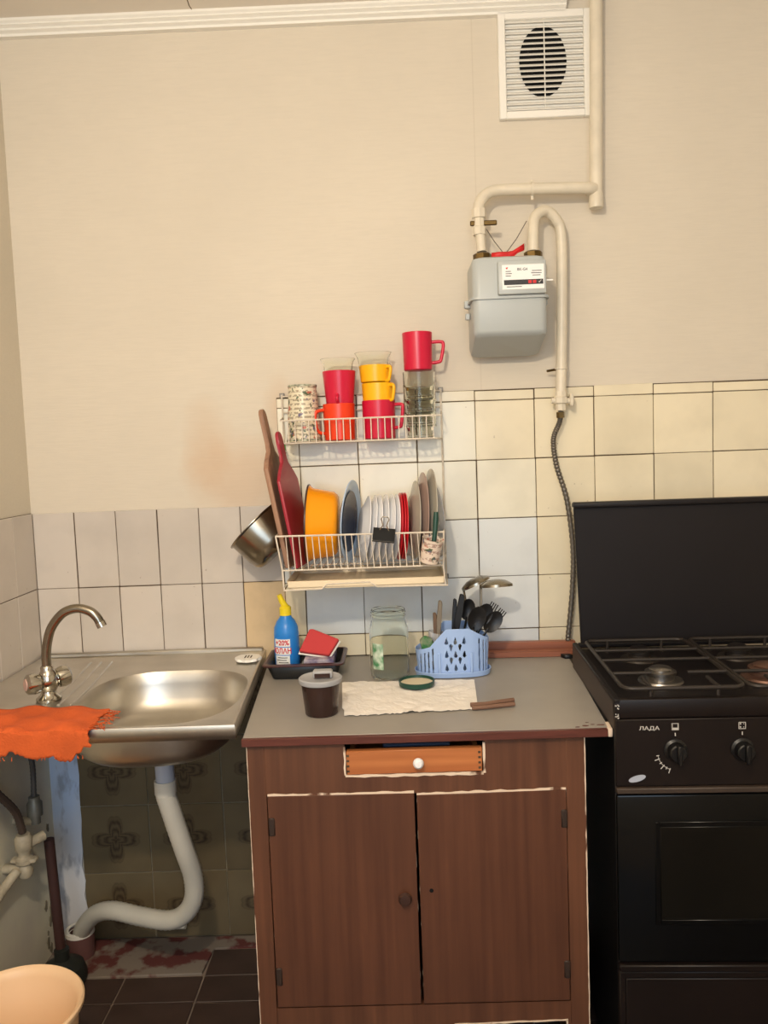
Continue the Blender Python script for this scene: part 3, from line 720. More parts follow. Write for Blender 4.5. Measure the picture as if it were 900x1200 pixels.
# plunger
pg = thing('plunger', 'plunger with dark brown stick handle and black rubber cup in the corner behind the bucket', 'plunger', (-1.07, -.17, 0))
part('handle', tube([(-1.085, -.172, .365), (-1.076, -.168, .055)], .0125, 14), mat('plunger_stick', (70, 44, 40), .6, var=.2), pg)
part('rubber_cup', lathe([(.052, .002), (.056, .004), (.057, .02), (.050, .042), (.030, .054), (.018, .060), (.018, .085), (.0, .087)], 28, (-1.072, -.175, 0)), 'rubber', pg)
# bucket
bk = thing('bucket', 'round peach plastic bucket on the floor in the lower left corner', 'bucket', (-.945, -.695, 0))
part('shell', lathe([(0, .003), (.093, .003), (.096, 0), (.099, .004), (.120, .268), (.128, .272), (.131, .277), (.131, .284), (.128, .287), (.124, .285), (.119, .279), (.115, .270), (.094, .010), (0, .008)], 64, (-.952, -.675, 0)), 'peach', bk)

# ------------------------------------------------------------ cooker
SW, SD = .50, .44
st = thing('gas_cooker', 'dark brown-black enamel gas cooker with raised lid to the right of the cabinet', 'cooker', (.182, -.61, 0), (0, 0, math.radians(-2.2)))
S = mw(st)
def sp(name, bm, mt, par=None, label=None, **k): bm.transform(S); return part(name, bm, mt, par or st, label, **k)
sp('body', box(.004, SW-.004, .016, SD, .03, .745, .002), 'black', st)
sp('side_panel', box(0, .006, .004, SD, .75, .806, .001), 'side_enamel', st, 'brown side of the hob surround')
sp('side_panel', box(SW-.006, SW, .004, SD, .745, .806, .001), 'side_enamel')
sp('side_panel', box(0, .005, .004, SD, .03, .748, .001), 'black')
sp('front_band', box(0, SW, 0, .018, .772, .8085, .004, seg=2), 'brown_enamel', st)
cp_ = sp('control_panel', box(.001, SW-.001, 0, .02, .643, .771, .002), 'brown_enamel')
sp('lower_lip', box(.001, SW-.001, -.007, .018, .631, .642, .002), 'side_enamel')
od = sp('oven_door', box(.001, SW-.001, -.004, .018, .302, .628, .004, seg=2), 'black_glass')
sp('oven_window', box(.080, SW-.080, -.0055, -.003, .387, .567, .001), 'window_glass', od, 'smoky oven window')
b = box(.070, .080, -.0062, -.003, .377, .577, .001); box(SW-.08, SW-.07, -.0062, -.003, .377, .577, .001, bm=b); box(.08, SW-.08, -.0062, -.003, .377, .387, .001, bm=b); box(.08, SW-.08, -.0062, -.003, .567, .577, .001, bm=b)
sp('window_frame', b, 'black_glass', od)
sp('door_lip', box(.001, SW-.001, -.010, .016, .287, .300, .002), 'brown_enamel')
dwr = sp('drawer_panel', box(.001, SW-.001, -.003, .018, .05, .284, .003), 'brown_enamel')
sp('drawer_frame', box(.012, SW-.012, -.0045, -.002, .06, .272, .003), 'brown_enamel', dwr)
for x, y in ((.04, .04), (SW-.04, .04), (.04, SD-.04), (SW-.04, SD-.04)): sp('foot', lathe([(0, 0), (.015, 0), (.013, .032), (0, .032)], 12, (x, y, 0)), 'black')
# knobs
for i, x in enumerate((.110, .231, .331, .42)):
    k = sp('knob', lathe([(0, 0), (.021, 0), (.0215, .004), (.017, .007), (.016, .022), (.014, .024), (0, .024)], 24, (x, -.0, .712), Rx(PI/2)), 'black')
    sp('knob_grip', box(x-.004, x+.004, -.034, -.020, .694, .730, .0018), 'black', k)
    sp('pointer', box(x-.0008, x+.0008, -.0015, .001, .7385, .7445), 'print_white', k)
sp('lettering', text('ЛАДА', .0095, sx=1.35, bold=.0001, mtx=T((.063, -.0005, .7535))), 'print_white', cp_, 'white brand lettering')
for i, x in enumerate((.110, .231, .331, .42)):
    b = bmesh.new(); zc = .756; s = .0065
    for a, c, d, e in ((-s, s, s-.0011, s), (-s, s, -s, -s+.0011), (-s, -s+.0011, -s, s), (s-.0011, s, -s, s)): box(x+a, x+c, -.0008, .001, zc+d, zc+e, bm=b)
    if i == 0: box(x-.0045, x+.0045, -.0008, .001, zc-.006, zc-.002, bm=b); box(x-.0065, x-.0045, -.0008, .001, zc-.005, zc+.005, bm=b); box(x+.0045, x+.0065, -.0008, .001, zc-.005, zc+.005, bm=b)
    else:
        for dx, dz in ((-.003, .003), (.003, .003), (-.003, -.003), (.003, -.003)): lathe([(0, 0), (.0016 if (dx < 0) == (i != 2) else .001, 0), (0, .0008)], 8, (x+dx, 0, zc+dz), Rx(PI/2), bm=b)
    sp('burner_symbol', b, 'print_white', cp_)
b = bmesh.new()
for k, a in enumerate((188, 200, 215, 228, 240, 252)):
    a = math.radians(a); r1, r2 = .030, (.040 if k % 2 else .035); x, z = .110, .706
    tube([(x+r1*math.cos(a), -.0006, z+r1*math.sin(a)), (x+r2*math.cos(a), -.0006, z+r2*math.sin(a))], .0009, 4, bm=b)
tube([(.110+.032*math.cos(math.radians(a)), -.0006, .706+.032*math.sin(math.radians(a))) for a in range(190, 262, 8)], .0006, 4, bm=b)
sp('dial_scale', b, 'print_white', cp_)
sp('sticker', prism([(.040+.0155*math.cos(a)-.0018*math.sin(a), .6585+.0055*math.sin(a)+.0045*math.cos(a)) for a in [2*PI*i/20 for i in range(20)]], -.0012, .001, 'y', mtx=None), 'drain_grey', cp_, 'small pale oval sticker')
b = bmesh.new()
for i in range(16):
    x, z = random.uniform(.001, .008), random.uniform(.772, .798); box(x, x+.0018, -.001, .001, z, z+.002, bm=b)
sp('enamel_chip', b, 'print_white', st, smooth=0)
# hob
hb = sp('hob', box(.004, SW-.004, .006, SD-.002, .782, .794), 'black_enamel')
b = box(0, .012, 0, SD, .800, .8095, .002); box(SW-.012, SW, 0, SD, .800, .8095, .002, bm=b); box(.012, SW-.012, SD-.014, SD, .800, .8095, .002, bm=b)
sp('rim', b, 'black_enamel')
for i, (x, y, r, mt) in enumerate(((.130, .165, .031, 'alu'), (.345, .175, .036, 'rust'), (.130, .335, .028, 'iron'), (.345, .335, .028, 'iron'))):
    bu = sp('burner', lathe([(0, 0), (r+.014, 0), (r+.012, .004), (r*.9, .006), (r*.9, .014), (r, .016), (r, .021), (r*.8, .023), (0, .024)], 28, (x, y, .794)), mt)
    sp('burner_cap', lathe([(0, 0), (r*.72, 0), (r*.74, .003), (r*.6, .006), (0, .007)], 24, (x, y, .817)), mt if i < 2 else 'black_enamel', bu)
def rl(x0, x1, y0, y1, r, z): return [(x, y, z) for x, y in rrect(x0, x1, y0, y1, r, 4)]
for gx0, gx1 in ((.022, .245), (.255, .478)):
    gr = sp('grate', tube(rl(gx0, gx1, .018, SD-.045, .02, .823), .0042, 8, True), 'iron')
    for y in (.115, .215, .295):
        xm = (gx0+gx1)/2
        if y == .115:
            sp('grate_bar', cyl((gx0, y, .825), (xm-.035, y, .825), .0036, 8), 'iron', gr); sp('grate_bar', cyl((xm+.035, y, .825), (gx1, y, .825), .0036, 8), 'iron', gr)
        else: sp('grate_bar', cyl((gx0, y, .825), (gx1, y, .825), .0036, 8), 'iron', gr)
    for x in (gx0+.05, gx1-.05):
        sp('grate_bar', cyl((x, .018, .825), (x, .08, .825), .0036, 8), 'iron', gr)
        sp('grate_foot', cyl((x, .020, .794), (x, .020, .823), .0036, 8), 'iron', gr)
        sp('grate_foot', cyl((x, SD-.047, .794), (x, SD-.047, .823), .0036, 8), 'iron', gr)
# lid
ld = sp('lid', prism([(.020, .800), (.008, 1.128), (.010, 1.135), (SW-.010, 1.135), (SW-.008, 1.128), (SW-.020, .800)], SD-.008, SD+.004, 'y', .0015), 'black_enamel', st, 'raised dark lid')
sp('lid_lip', box(.005, SW-.005, SD-.022, SD+.006, 1.131, 1.144, .004, seg=2), 'black_enamel', ld)
for x in (.05, SW-.05): sp('hinge', cyl((x-.015, SD-.004, .808), (x+.015, SD-.004, .808), .007, 12), 'black_enamel')
solo('cord', tube([(.150, -.30, .004), (.146, -.40, .03), (.140, -.45, .08), (.138, -.46, .14)], .005, 8, smooth=6), mat('grey_cord', (120, 118, 112), .5), 'thin grey cord standing in the dark gap between cabinet and cooker', 'cord', (.15, -.30, .0))

# ------------------------------------------------------------ wall dish rack
rk = thing('dish_rack', 'two-tier white wire dish rack hung on the tiles, with mugs above and plates below', 'dish rack', (-.29, -.01, .96))
WR = .0021
def wire(name, pts, r=WR, closed=False, par=None, smooth=0): return part(name, tube(pts, r, 6, closed, smooth=smooth), 'wire', par or rk)
RX0, RX1 = -.487, -.086
for x in (RX0, RX1):
    wire('upright', [(x, -.010, .955), (x, -.010, 1.43)], .0026)
ub = wire('upper_rail', [(RX0, -.010, 1.372), (-.478, -.13, 1.360), (-.093, -.13, 1.360), (RX1, -.010, 1.372)], .0022)
wire('upper_rail', [(RX0, -.010, 1.306), (-.470, -.13, 1.306), (-.105, -.13, 1.306), (RX1, -.010, 1.306)], .0020)
wire('back_rail', [(RX0, -.010, 1.425), (RX1, -.010, 1.425)]); wire('back_rail', [(RX0, -.010, 1.385), (RX1, -.010, 1.385)])
wire('back_rail', [(RX0, -.010, 1.306), (RX1, -.010, 1.306)]); wire('back_rail', [(RX0, -.010, 1.10), (RX1, -.010, 1.10)])
wire('upper_cross', [(-.470, -.065, 1.306), (-.100, -.065, 1.306)])
for i in range(22):
    x = -.459+i*.0165
    wire('basket_wire', [(x, -.012, 1.306), (x, -.13, 1.306), (x, -.13, 1.360)], .0013)
wire('lower_rail', [(RX0, -.010, 1.097), (-.485, -.24, 1.095), (-.102, -.24, 1.092), (RX1, -.010, 1.097)], .0022)
wire('lower_rail', [(RX0, -.010, 1.012), (-.470, -.24, 1.016), (-.105, -.24, 1.016), (RX1, -.010, 1.012)], .0020)
wire('back_rail', [(RX0, -.010, 1.012), (RX1, -.010, 1.012)])
wire('lower_cross', [(-.475, -.12, 1.010), (-.1, -.12, 1.010)])
for x in (-.485, -.102): wire('corner_wire', [(x, -.24, 1.095), (x+(.012 if x < -.3 else -.003), -.24, 1.016), (x+(.014 if x < -.3 else 0), -.24, .972)], .0020)
for i in range(24):
    x = -.458+i*.0150
    wire('basket_wire', [(x-.001, -.012, 1.012), (x, -.24, 1.016), (x-.004, -.24, 1.094)], .0011)
wire('bottom_rail', [(RX0+.002, -.010, .958), (-.471, -.24, .970), (-.385, -.24, .971), (-.372, -.242, .982), (-.275, -.242, .984), (-.258, -.24, .972), (-.097, -.24, .970), (RX1, -.010, .958)], .0020)
for z in (.955, 1.43):
    for x in (RX0, RX1): part('wall_hook', box(x-.006, x+.006, -.010, .0005, z-.008, z+.004, .001), 'hose_grey', rk)
# drip tray
dt = thing('drip_tray', 'shallow cream plastic drip tray under the lower basket of the rack', 'tray', (-.28, -.12, .965))
b = loft([[(x, y, z) for x, y in rrect(-.462, -.104, -.236, -.012, .012)] for z in (.9735, )] + [[(x, y, .990) for x, y in rrect(-.464, -.102, -.238, -.010, .012)]], True, False)
solid(part('pan', b, 'cream_tray', dt), .002, 1)
part('front_lip', box(-.462, -.105, -.2415, -.2375, .9755, .9905, .001), 'cream_tray', dt)

# mugs and cups -------------------------------------------------
def mug(label, c, r0, r1, h, mt, ang=None, group=None, squarehandle=False, hz=(.25, .8), hr=.026, rim=True):
    t_ = thing('mug', label, 'mug', c, (0, 0, 0), group)
    tt = .0018
    part('body', lathe([(0, .0005), (r0-.003, .0005), (r0, .003), (r1, h-.001), (r1-tt*.5, h), (r1-tt, h-.002), (r0-tt, .005), (0, .004)], 36, c), mt, t_)
    if ang is not None:
        a = math.radians(ang); d = Vector((math.cos(a), math.sin(a), 0)); C = Vector(c)
        z0_, z1_ = h*hz[0], h*hz[1]; ra, rb = r0+(r1-r0)*hz[0]-.002, r0+(r1-r0)*hz[1]-.002
        if squarehandle: pts = [C+d*rb+Vector((0, 0, z1_)), C+d*(rb+hr*.8)+Vector((0, 0, z1_)), C+d*(rb+hr)+Vector((0, 0, z1_-.008)), C+d*(ra+hr*.82)+Vector((0, 0, z0_+.006)), C+d*(ra+hr*.6)+Vector((0, 0, z0_)), C+d*ra+Vector((0, 0, z0_-.002))]
        else: pts = [C+d*rb+Vector((0, 0, z1_)), C+d*(rb+hr*.9)+Vector((0, 0, z1_-.006)), C+d*(rb+hr)+Vector((0, 0, (z0_+z1_)/2)), C+d*(ra+hr*.8)+Vector((0, 0, z0_+.006)), C+d*ra+Vector((0, 0, z0_))]
        part('handle', tube(pts, .0042, 10, smooth=5), mt, t_)
    return t_
ZU = 1.3085
tin = thing('tumbler', 'floral printed tapered tin tumbler upside down at the left end of the top shelf', 'tumbler', (-.4275, -.07, ZU))
part('body', lathe([(.0425, 0), (.0438, .001), (.0436, .005), (.0420, .006), (.0342, .132), (.0352, .133), (.0350, .138), (.033, .139), (.032, .137), (0, .137), (0, .135), (.031, .135), (.041, .001)], 40, (-.4275, -.07, ZU)), 'floral_tin', tin)
for z, r in ((.0015, .0441), (.1335, .0356)):
    part('rim', lathe([(r-.001, 0), (r, .001), (r, .0045), (r-.001, .0055)], 40, (-.4275, -.07, ZU+z)), mat('checked_rim_%d' % int(z*1000), (66, 72, 52), .4, col2=(200, 200, 176), vs=90), tin)
mug('orange-red plastic mug with handle to the left, bottom of the second stack', (-.340, -.07, ZU), .0372, .0392, .090, 'orange_red', 200, None, False, (.2, .85), .024)
mug('plain crimson plastic mug nested on top of the orange-red mug', (-.3365, -.07, 1.3935), .0335, .0405, .084, 'crimson', -95, None, False, (.05, .30), .012)
def tumbler(label, c, r0, r1, h, flare=0, group=None, ribs=False):
    t_ = thing('glass', label, 'glass', c, (0, 0, 0), group)
    pr_ = [(0, 0), (r0-.002, 0), (r0, .002), (r1, h*.8), (r1+flare, h), (r1+flare-.0018, h), (r1-.002, h*.8), (r0-.002, .006), (0, .006)]
    if ribs: pr_ = [(0, 0), (r0-.002, 0), (r0, .002), (r0+.0008, h*.40), (r1-.001, h*.42), (r1+.0012, h*.46), (r1+.0005, h*.55), (r1+.001, h), (r1-.001, h), (r1-.0025, h*.5), (r0-.0025, .006), (0, .006)]
    part('body', lathe(pr_, 36, c), 'glass', t_); return t_
tumbler('clear glass with flared rim standing in the crimson mug of the second stack', (-.338, -.07, 1.455), .031, .037, .052, .006)
mug('crimson plastic mug with square handle to the right, bottom of the third stack', (-.2425, -.07, ZU), .0392, .0405, .0945, 'crimson', -12, None, True, (.3, .88), .022)
mug('yellow plastic mug in the third stack, resting on the crimson mug', (-.2425, -.07, 1.3985), .0375, .0395, .046, 'yellow', -40, None, True, (.1, .85), .014)
mug('yellow plastic mug in the third stack, just below the flared glass', (-.2475, -.07, 1.4455), .0360, .0390, .0425, 'yellow', -42, None, True, (.1, .85), .014)
tumbler('clear glass with flared rim on top of the two yellow mugs', (-.2515, -.07, 1.4525), .031, .0385, .066, .007)
for i, lab in enumerate(('clear ribbed glass at the bottom of the right-hand stack on the top shelf', 'clear ribbed glass second from the bottom of the right-hand stack', 'clear ribbed glass third from the bottom of the right-hand stack', 'clear ribbed glass directly under the crimson mug')):
    tumbler(lab, (-.1415, -.07, ZU+i*.0325), .0315, .0385, .062, 0, 'nested ribbed glasses on the top shelf', True)
mug('tall crimson plastic mug with square handle crowning the right-hand stack of glasses', (-.1425, -.07, 1.4705), .0345, .0365, .0925, 'crimson', -3, None, True, (.22, .74), .029)

# dishes on edge ------------------------------------------------
def plate_prof(R, depth, th=.0025):
    return [(0, 0), (R*.55, 0), (R*.62, .001), (R*.78, depth*.6), (R, depth), (R, depth+th*.8), (R*.97, depth+th), (R*.76, depth*.6+th), (R*.6, th+.001), (0, th)]
def plate(label, x, R, depth, mt, lean=0, y=-.125, facing=1, group=None, zb=1.0185, centre=None, twist=0):
    # built with its axis along +X, leaning about Y, resting on the basket floor
    t_ = thing('plate', label, 'plate', (0, 0, 0), (0, 0, 0), group)
    rot = Ry(PI/2*facing)
    part('dish', lathe(plate_prof(R, depth), 48, (0, 0, 0), T((0, 0, R)) @ rot), mt, t_)
    if centre: part('centre', lathe([(0, .0033), (R*.58, .0042), (R*.74, depth*.6+.0035), (R*.74, depth*.6+.0042), (0, .0042)], 40, (0, 0, 0), T((0, 0, R)) @ rot), centre, t_, 'dark centre')
    place(t_, (x, y, zb), (0, math.radians(lean), math.radians(twist))); return t_
# enamel bowl on its side, mouth to the left
yb = thing('enamel_bowl', 'yellow-orange enamel bowl with dark rim standing on its side among the plates', 'bowl', (0, 0, 0))
part('body', lathe([(0, 0), (.066, 0), (.072, .004), (.078, .012), (.086, .062), (.092, .070), (.0935, .072), (.091, .072), (.0845, .062), (.0765, .013), (.070, .006), (0, .002)], 56, (0, 0, 0), T((0, 0, .094)) @ Ry(-PI/2)), 'yellow_enamel', yb)
part('rim', lathe([(.0925, .0705), (.0950, .0705), (.0955, .0725), (.0950, .0745), (.0920, .0745)], 56, (0, 0, 0), T((0, 0, .094)) @ Ry(-PI/2)), 'dark_rim', yb, 'dark brown rolled rim')
place(yb, (-.3535, -.125, 1.014), (0, math.radians(3), 0))
plate('pale blue plate with dark blue centre standing right of the yellow bowl', -.339, .099, .014, 'blue_plate', 4, -.125, 1, None, 1.0165, 'blue_centre', -11)
names = ['leftmost of the small white plates standing beside the blue plate', 'second small white plate from the blue plate', 'third small white plate from the blue plate', 'fourth small white plate from the blue plate', 'fifth small white plate from the blue plate', 'last small white plate before the red plates']
p0 = plate(names[0], -.309, .0795, .014, 'porcelain', 8, -.13, 1, 'small white plates in the rack', twist=9)
for i in range(1, 6): dup(p0, (-.309+i*.0150, -.13+random.uniform(-.006, .006), 1.0185), (0, math.radians(8-i*.5+random.uniform(-.8, .8)), math.radians(9+random.uniform(-1, 1))), names[i])
r1 = plate('red plastic plate standing next to the white plates, left one of three', -.2185, .0805, .009, 'red_plate', 4, -.13, 1, 'red plates in the rack', twist=6)
dup(r1, (-.2115, -.127, 1.0185), (0, math.radians(3.5), math.radians(6)), 'red plastic plate in the middle of the three red ones')
dup(r1, (-.2045, -.132, 1.0185), (0, math.radians(3), math.radians(6)), 'red plastic plate standing next to the tall grey plate')
plate('tall grey plate standing right of the red plates', -.182, .094, .012, 'grey_plate', 3, twist=7)
plate('tall mauve-brown plate between two tall grey plates', -.166, .104, .013, 'mauve_plate', 3, twist=7)
plate('tallest grey plate near the right end of the rack', -.150, .108, .013, 'grey_plate', 4, twist=7)
cpz = plate('translucent clear plastic plate leaning at the right end of the rack', -.118, .092, .008, 'clear_plastic', -4, -.12, 1, twist=12)
# cutting boards
def board(label, mt, base, lean, twist, W_, H_, hl, th, notch=True):
    t_ = thing('cutting_board', label, 'cutting board', (0, 0, 0))
    pts = [(-W_/2, 0), (W_/2, 0), (W_/2, H_), (W_*.36, H_+.018), (.022, H_+.04), (.016, H_+.06), (.019, H_+hl*.75)]
    pts += [(.019*math.cos(a), H_+hl*.85+.019*math.sin(a)) for a in [PI*i/8 for i in range(9)]]
    pts += [(-.019, H_+hl*.75), (-.016, H_+.06), (-.022, H_+.04), (-W_*.36, H_+.018), (-W_/2, H_)]
    part('slab', prism(pts, -th/2, th/2, 'x', .0015), mt, t_)
    place(t_, base, (0, math.radians(lean), math.radians(twist))); return t_
board('light brown wooden cutting board leaning at the left end of the rack', 'board_wood', (-.456, -.135, 1.018), -10.0, -5, .17, .235, .145, .011)
board('red plastic cutting board leaning just right of the wooden one', 'red_board', (-.430, -.150, 1.018), -9.6, -8, .16, .205, .115, .008)
# saucepan hanging left of the rack
pot = thing('saucepan', 'small stainless steel saucepan hung tilted on the wall left of the rack', 'saucepan', (0, 0, 0))
part('body', lathe([(0, 0), (.052, 0), (.062, .004), (.069, .013), (.073, .03), (.0745, .085), (.079, .088), (.079, .090), (.0735, .089), (.0725, .03), (.067, .013), (.060, .006), (0, .002)], 48), 'steel_dark', pot)
part('handle', tube([(.072, 0, .080), (.085, 0, .088), (.10, 0, .091), (.115, 0, .092)], .006, 10, smooth=4), 'steel_dark', pot)
part('hanging_loop', tube([(.115+.010+.010*math.cos(a), .0, .092+.010*math.sin(a)) for a in [2*PI*i/16 for i in range(16)]], .0022, 6, True), 'steel_dark', pot)
place(pot, (-.4965, -.100, 1.046), (0, math.radians(-44), 0))
pot.rotation_euler = (Matrix.Rotation(math.radians(-4), 3, 'X') @ Matrix.Rotation(math.radians(-44), 3, 'Y')).to_euler()
# little things on the rack
pg2 = thing('clothes_peg', 'green plastic clothes peg clipped under the left of the upper basket', 'clothes peg', (-.478, -.10, 1.27))
part('jaw', box(-.484, -.478, -.112, -.098, 1.258, 1.305, .002), 'green', pg2); part('jaw', box(-.477, -.471, -.112, -.098, 1.258, 1.305, .002), 'green', pg2)
part('spring', cyl((-.486, -.105, 1.287), (-.469, -.105, 1.287), .004, 10), 'steel', pg2)
bc = thing('binder_clip', 'black binder clip gripping the front rail of the lower basket', 'binder clip', (-.238, -.245, 1.075))
Q = T((-.238, -.2445, 1.091)) @ Ry(math.radians(7))
part('spring_body', prism([(-.009, -.015), (.009, -.015), (.0015, .015), (-.0015, .015)], -.025, .025, 'x', .001, mtx=Q), 'clip_black', bc)
for s in (-1, 1): part('spring_edge', cyl(Q @ Vector((-.025, s*.0085, -.0145)), Q @ Vector((.025, s*.0085, -.0145)), .0022, 8), 'black', bc)
part('wire_lever', tube([Q @ Vector(p) for p in ((-.010, -.002, .010), (-.004, -.004, .022), (-.009, -.006, .036), (-.006, -.006, .041), (.006, -.006, .041), (.009, -.006, .036), (.004, -.004, .022), (.010, -.002, .010))], .0014, 6), 'chrome', bc)
fcup = thing('hanging_cup', 'small floral printed cup hung tilted on the right front corner of the rack', 'cup', (0, 0, 0))
part('body', lathe([(0, 0), (.019, 0), (.021, .002), (.0235, .055), (.0245, .056), (.0225, .056), (.0195, .004), (0, .003)], 30), 'floral_cup', fcup)
part('handle', tube([(.0, .021, .045), (.0, .034, .042), (0, .036, .028), (0, .032, .016), (0, .020, .012)], .0026, 8, smooth=4), 'floral_cup', fcup)
place(fcup, (-.139, -.279, 1.030), (0, math.radians(11), 0))
fcup.rotation_euler = (Matrix.Rotation(math.radians(12), 3, 'X') @ Matrix.Rotation(math.radians(11), 3, 'Y')).to_euler()
br = thing('brush', 'dark green handled brush standing in the small floral cup', 'brush', (-.128, -.28, 1.04))
part('handle', tube([(-.132, -.279, 1.045), (-.124, -.272, 1.09), (-.120, -.268, 1.125), (-.119, -.266, 1.140)], [.005, .0055, .0065, .005], 10), 'dark_green', br)
part('bristles', lathe([(0, 0), (.010, 0), (.012, .02), (0, .022)], 16, (-.134, -.280, 1.04)), 'black', br)

# ------------------------------------------------------------ things on the worktop
ZT = .750
tb = thing('plastic_tray', 'dark brown plastic tray at the back left of the worktop, holding a blue bottle', 'tray', (-.44, -.14, ZT))
def rr3(x0, x1, y0, y1, r, z): return [(x, y, z) for x, y in rrect(x0, x1, y0, y1, r, 4)]
o = part('pan', loft([rr3(-.515, -.362, -.200, -.075, .012, ZT+.003), rr3(-.528, -.350, -.214, -.062, .014, ZT+.040)], True, False), 'tray_black', tb); solid(o, .002)
part('rim', loft([rr3(-.526, -.352, -.212, -.064, .013, ZT+.041), rr3(-.535, -.343, -.221, -.055, .016, ZT+.0395), rr3(-.536, -.342, -.222, -.054, .016, ZT+.036)], False, False), 'tray_brown', tb, 'brown rolled rim')
solid(tb.children[-1], .002)
bo = thing('detergent_bottle', 'blue detergent bottle with yellow cap and red lettering standing in the brown tray', 'bottle', (-.488, -.118, ZT+.005))
bc0 = (-.488, -.118, ZT+.005)
part('body', lathe([(0, 0), (.028, 0), (.0305, .004), (.031, .04), (.0305, .09), (.029, .105), (.022, .120), (.014, .130), (.013, .138), (0, .138)], 36, bc0), 'bottle_blue', bo)
part('cap', lathe([(0, 0), (.0145, 0), (.0145, .018), (.011, .022), (.008, .024), (0, .024)], 24, (bc0[0], bc0[1], bc0[2]+.134)), 'cap_yellow', bo)
part('spout', tube([(bc0[0], bc0[1], bc0[2]+.155), (bc0[0]-.008, bc0[1]-.002, bc0[2]+.170), (bc0[0]-.013, bc0[1]-.004, bc0[2]+.185)], [.0085, .0075, .006], 10), 'cap_yellow', bo)
def wrap(bm, c, R):
    for v_ in bm.verts:
        a = -PI/2+v_.co.x/R; rr_ = R-v_.co.y; v_.co = Vector((c[0]+rr_*math.cos(a), c[1]+rr_*math.sin(a), c[2]+v_.co.z))
    return bm
def patch(x0, x1, z0, z1, d=.0004, n=14):
    b = bmesh.new()
    for i in range(n): box(x0+(x1-x0)*i/n, x0+(x1-x0)*(i+1)/n+.0001, -d, .0002, z0, z1, bm=b)
    return b
RB = .0312
lb = part('label', wrap(patch(-.030, .012, .012, .088), bc0, RB), 'bottle_blue', bo)
part('label_panel', wrap(patch(-.028, .010, .008, .040, .0008), bc0, RB), 'label_white', lb)
part('label_panel', wrap(patch(-.028, .012, .042, .060, .0008), bc0, RB), 'label_white', lb); part('label_panel', wrap(patch(-.028, .012, .062, .080, .0008), bc0, RB), 'label_white', lb)
def wt_(s, size, x, z, mt, sx=1): part('lettering', wrap(text(s, size, .0002, 'CENTER', T((x, -.0012, z)), sx, .0004), bc0, RB), mt, lb)
wt_('+20%', .0170, -.008, .071, 'print_red', .9); wt_('ЮЛАН', .0185, -.008, .051, 'print_red', .78)
for i, (x0_, x1_, z_) in enumerate(((-.02, .004, .034), (-.023, .002, .028), (-.018, .006, .022), (-.022, .0, .016))): part('small_print', wrap(patch(x0_, x1_, z_, z_+.0018, .0011, 6), bc0, RB), 'print_dark', lb)
pk = thing('wipes_packet', 'purple and white packet lying in the brown tray under the red sponge', 'packet', (-.40, -.14, ZT+.01))
part('packet', box(-.440, -.368, -.195, -.095, ZT+.024, ZT+.046, .004, seg=2), 'purple', pk)
sg = thing('sponge', 'red sponge with white edge leaning on the purple packet beside the blue bottle', 'sponge', (-.40, -.16, ZT+.05))
Q = T((-.405, -.160, ZT+.073)) @ Rx(math.radians(-38)) @ Ry(math.radians(10))
part('foam', prism([(-.043, -.026), (.030, -.026), (.046, .018), (-.022, .036), (-.030, .034)], -.006, .006, 'y', .002, mtx=Q), 'sponge', sg)
part('white_backing', prism([(-.046, -.029), (.032, -.029), (.050, .018), (-.022, .038), (-.033, .036)], .006, .010, 'y', .001, mtx=Q), 'white_plastic', sg)
# dark cup with frosted lid
cu = thing('lidded_cup', 'dark brown cup with frosted plastic lid at the front of the worktop', 'cup', (-.375, -.455, ZT))
cc = (-.375, -.455, ZT)
part('body', lathe([(0, 0), (.031, 0), (.0335, .003), (.0385, .055), (.0395, .066), (.0375, .066), (.032, .005), (0, .004)], 40, cc), 'cup_brown', cu)
part('lid', lathe([(0, .069), (.036, .069), (.038, .066), (.043, .066), (.0445, .069), (.0445, .075), (.042, .077), (.037, .074), (0, .073)], 44, cc), 'lid_plastic', cu, 'frosted lid')
part('lid_tab', box(-.390, -.350, -.463, -.440, ZT+.074, ZT+.090, .003), 'lid_plastic', cu); part('tab_insert', box(-.386, -.354, -.465, -.462, ZT+.076, ZT+.085, .0005), 'cup_brown', cu)
# paper
rnd = random.Random(5); b = bmesh.new(); NU, NV = 60, 34; G = []
pc = [Vector((-.347, -.245, 0)), Vector((-.044, -.259, 0)), Vector((-.056, -.465, 0)), Vector((-.331, -.486, 0))]
for i in range(NU+1):
    cl = []
    for j in range(NV+1):
        a, c = i/NU, j/NV; p = (pc[0]*(1-a)+pc[1]*a)*(1-c)+(pc[3]*(1-a)+pc[2]*a)*c
        z = ZT+.0024+.0040*abs(noise.noise(Vector((a*9, c*6, .3))))+.0015*abs(noise.noise(Vector((a*26, c*17, 3))))
        if j == NV: p.y += rnd.uniform(-.003, .004)
        if i == 0 and j > NV*.8: p.x += .004
        cl.append(b.verts.new((p.x, p.y, z)))
    G.append(cl)
for i in range(NU):
    for j in range(NV): b.faces.new((G[i][j], G[i+1][j], G[i+1][j+1], G[i][j+1]))
pa = solo('paper_sheet', b, 'paper', 'crumpled white paper sheet spread on the worktop', 'paper', (-.19, -.36, ZT), smooth=0); solid(pa, .0006)
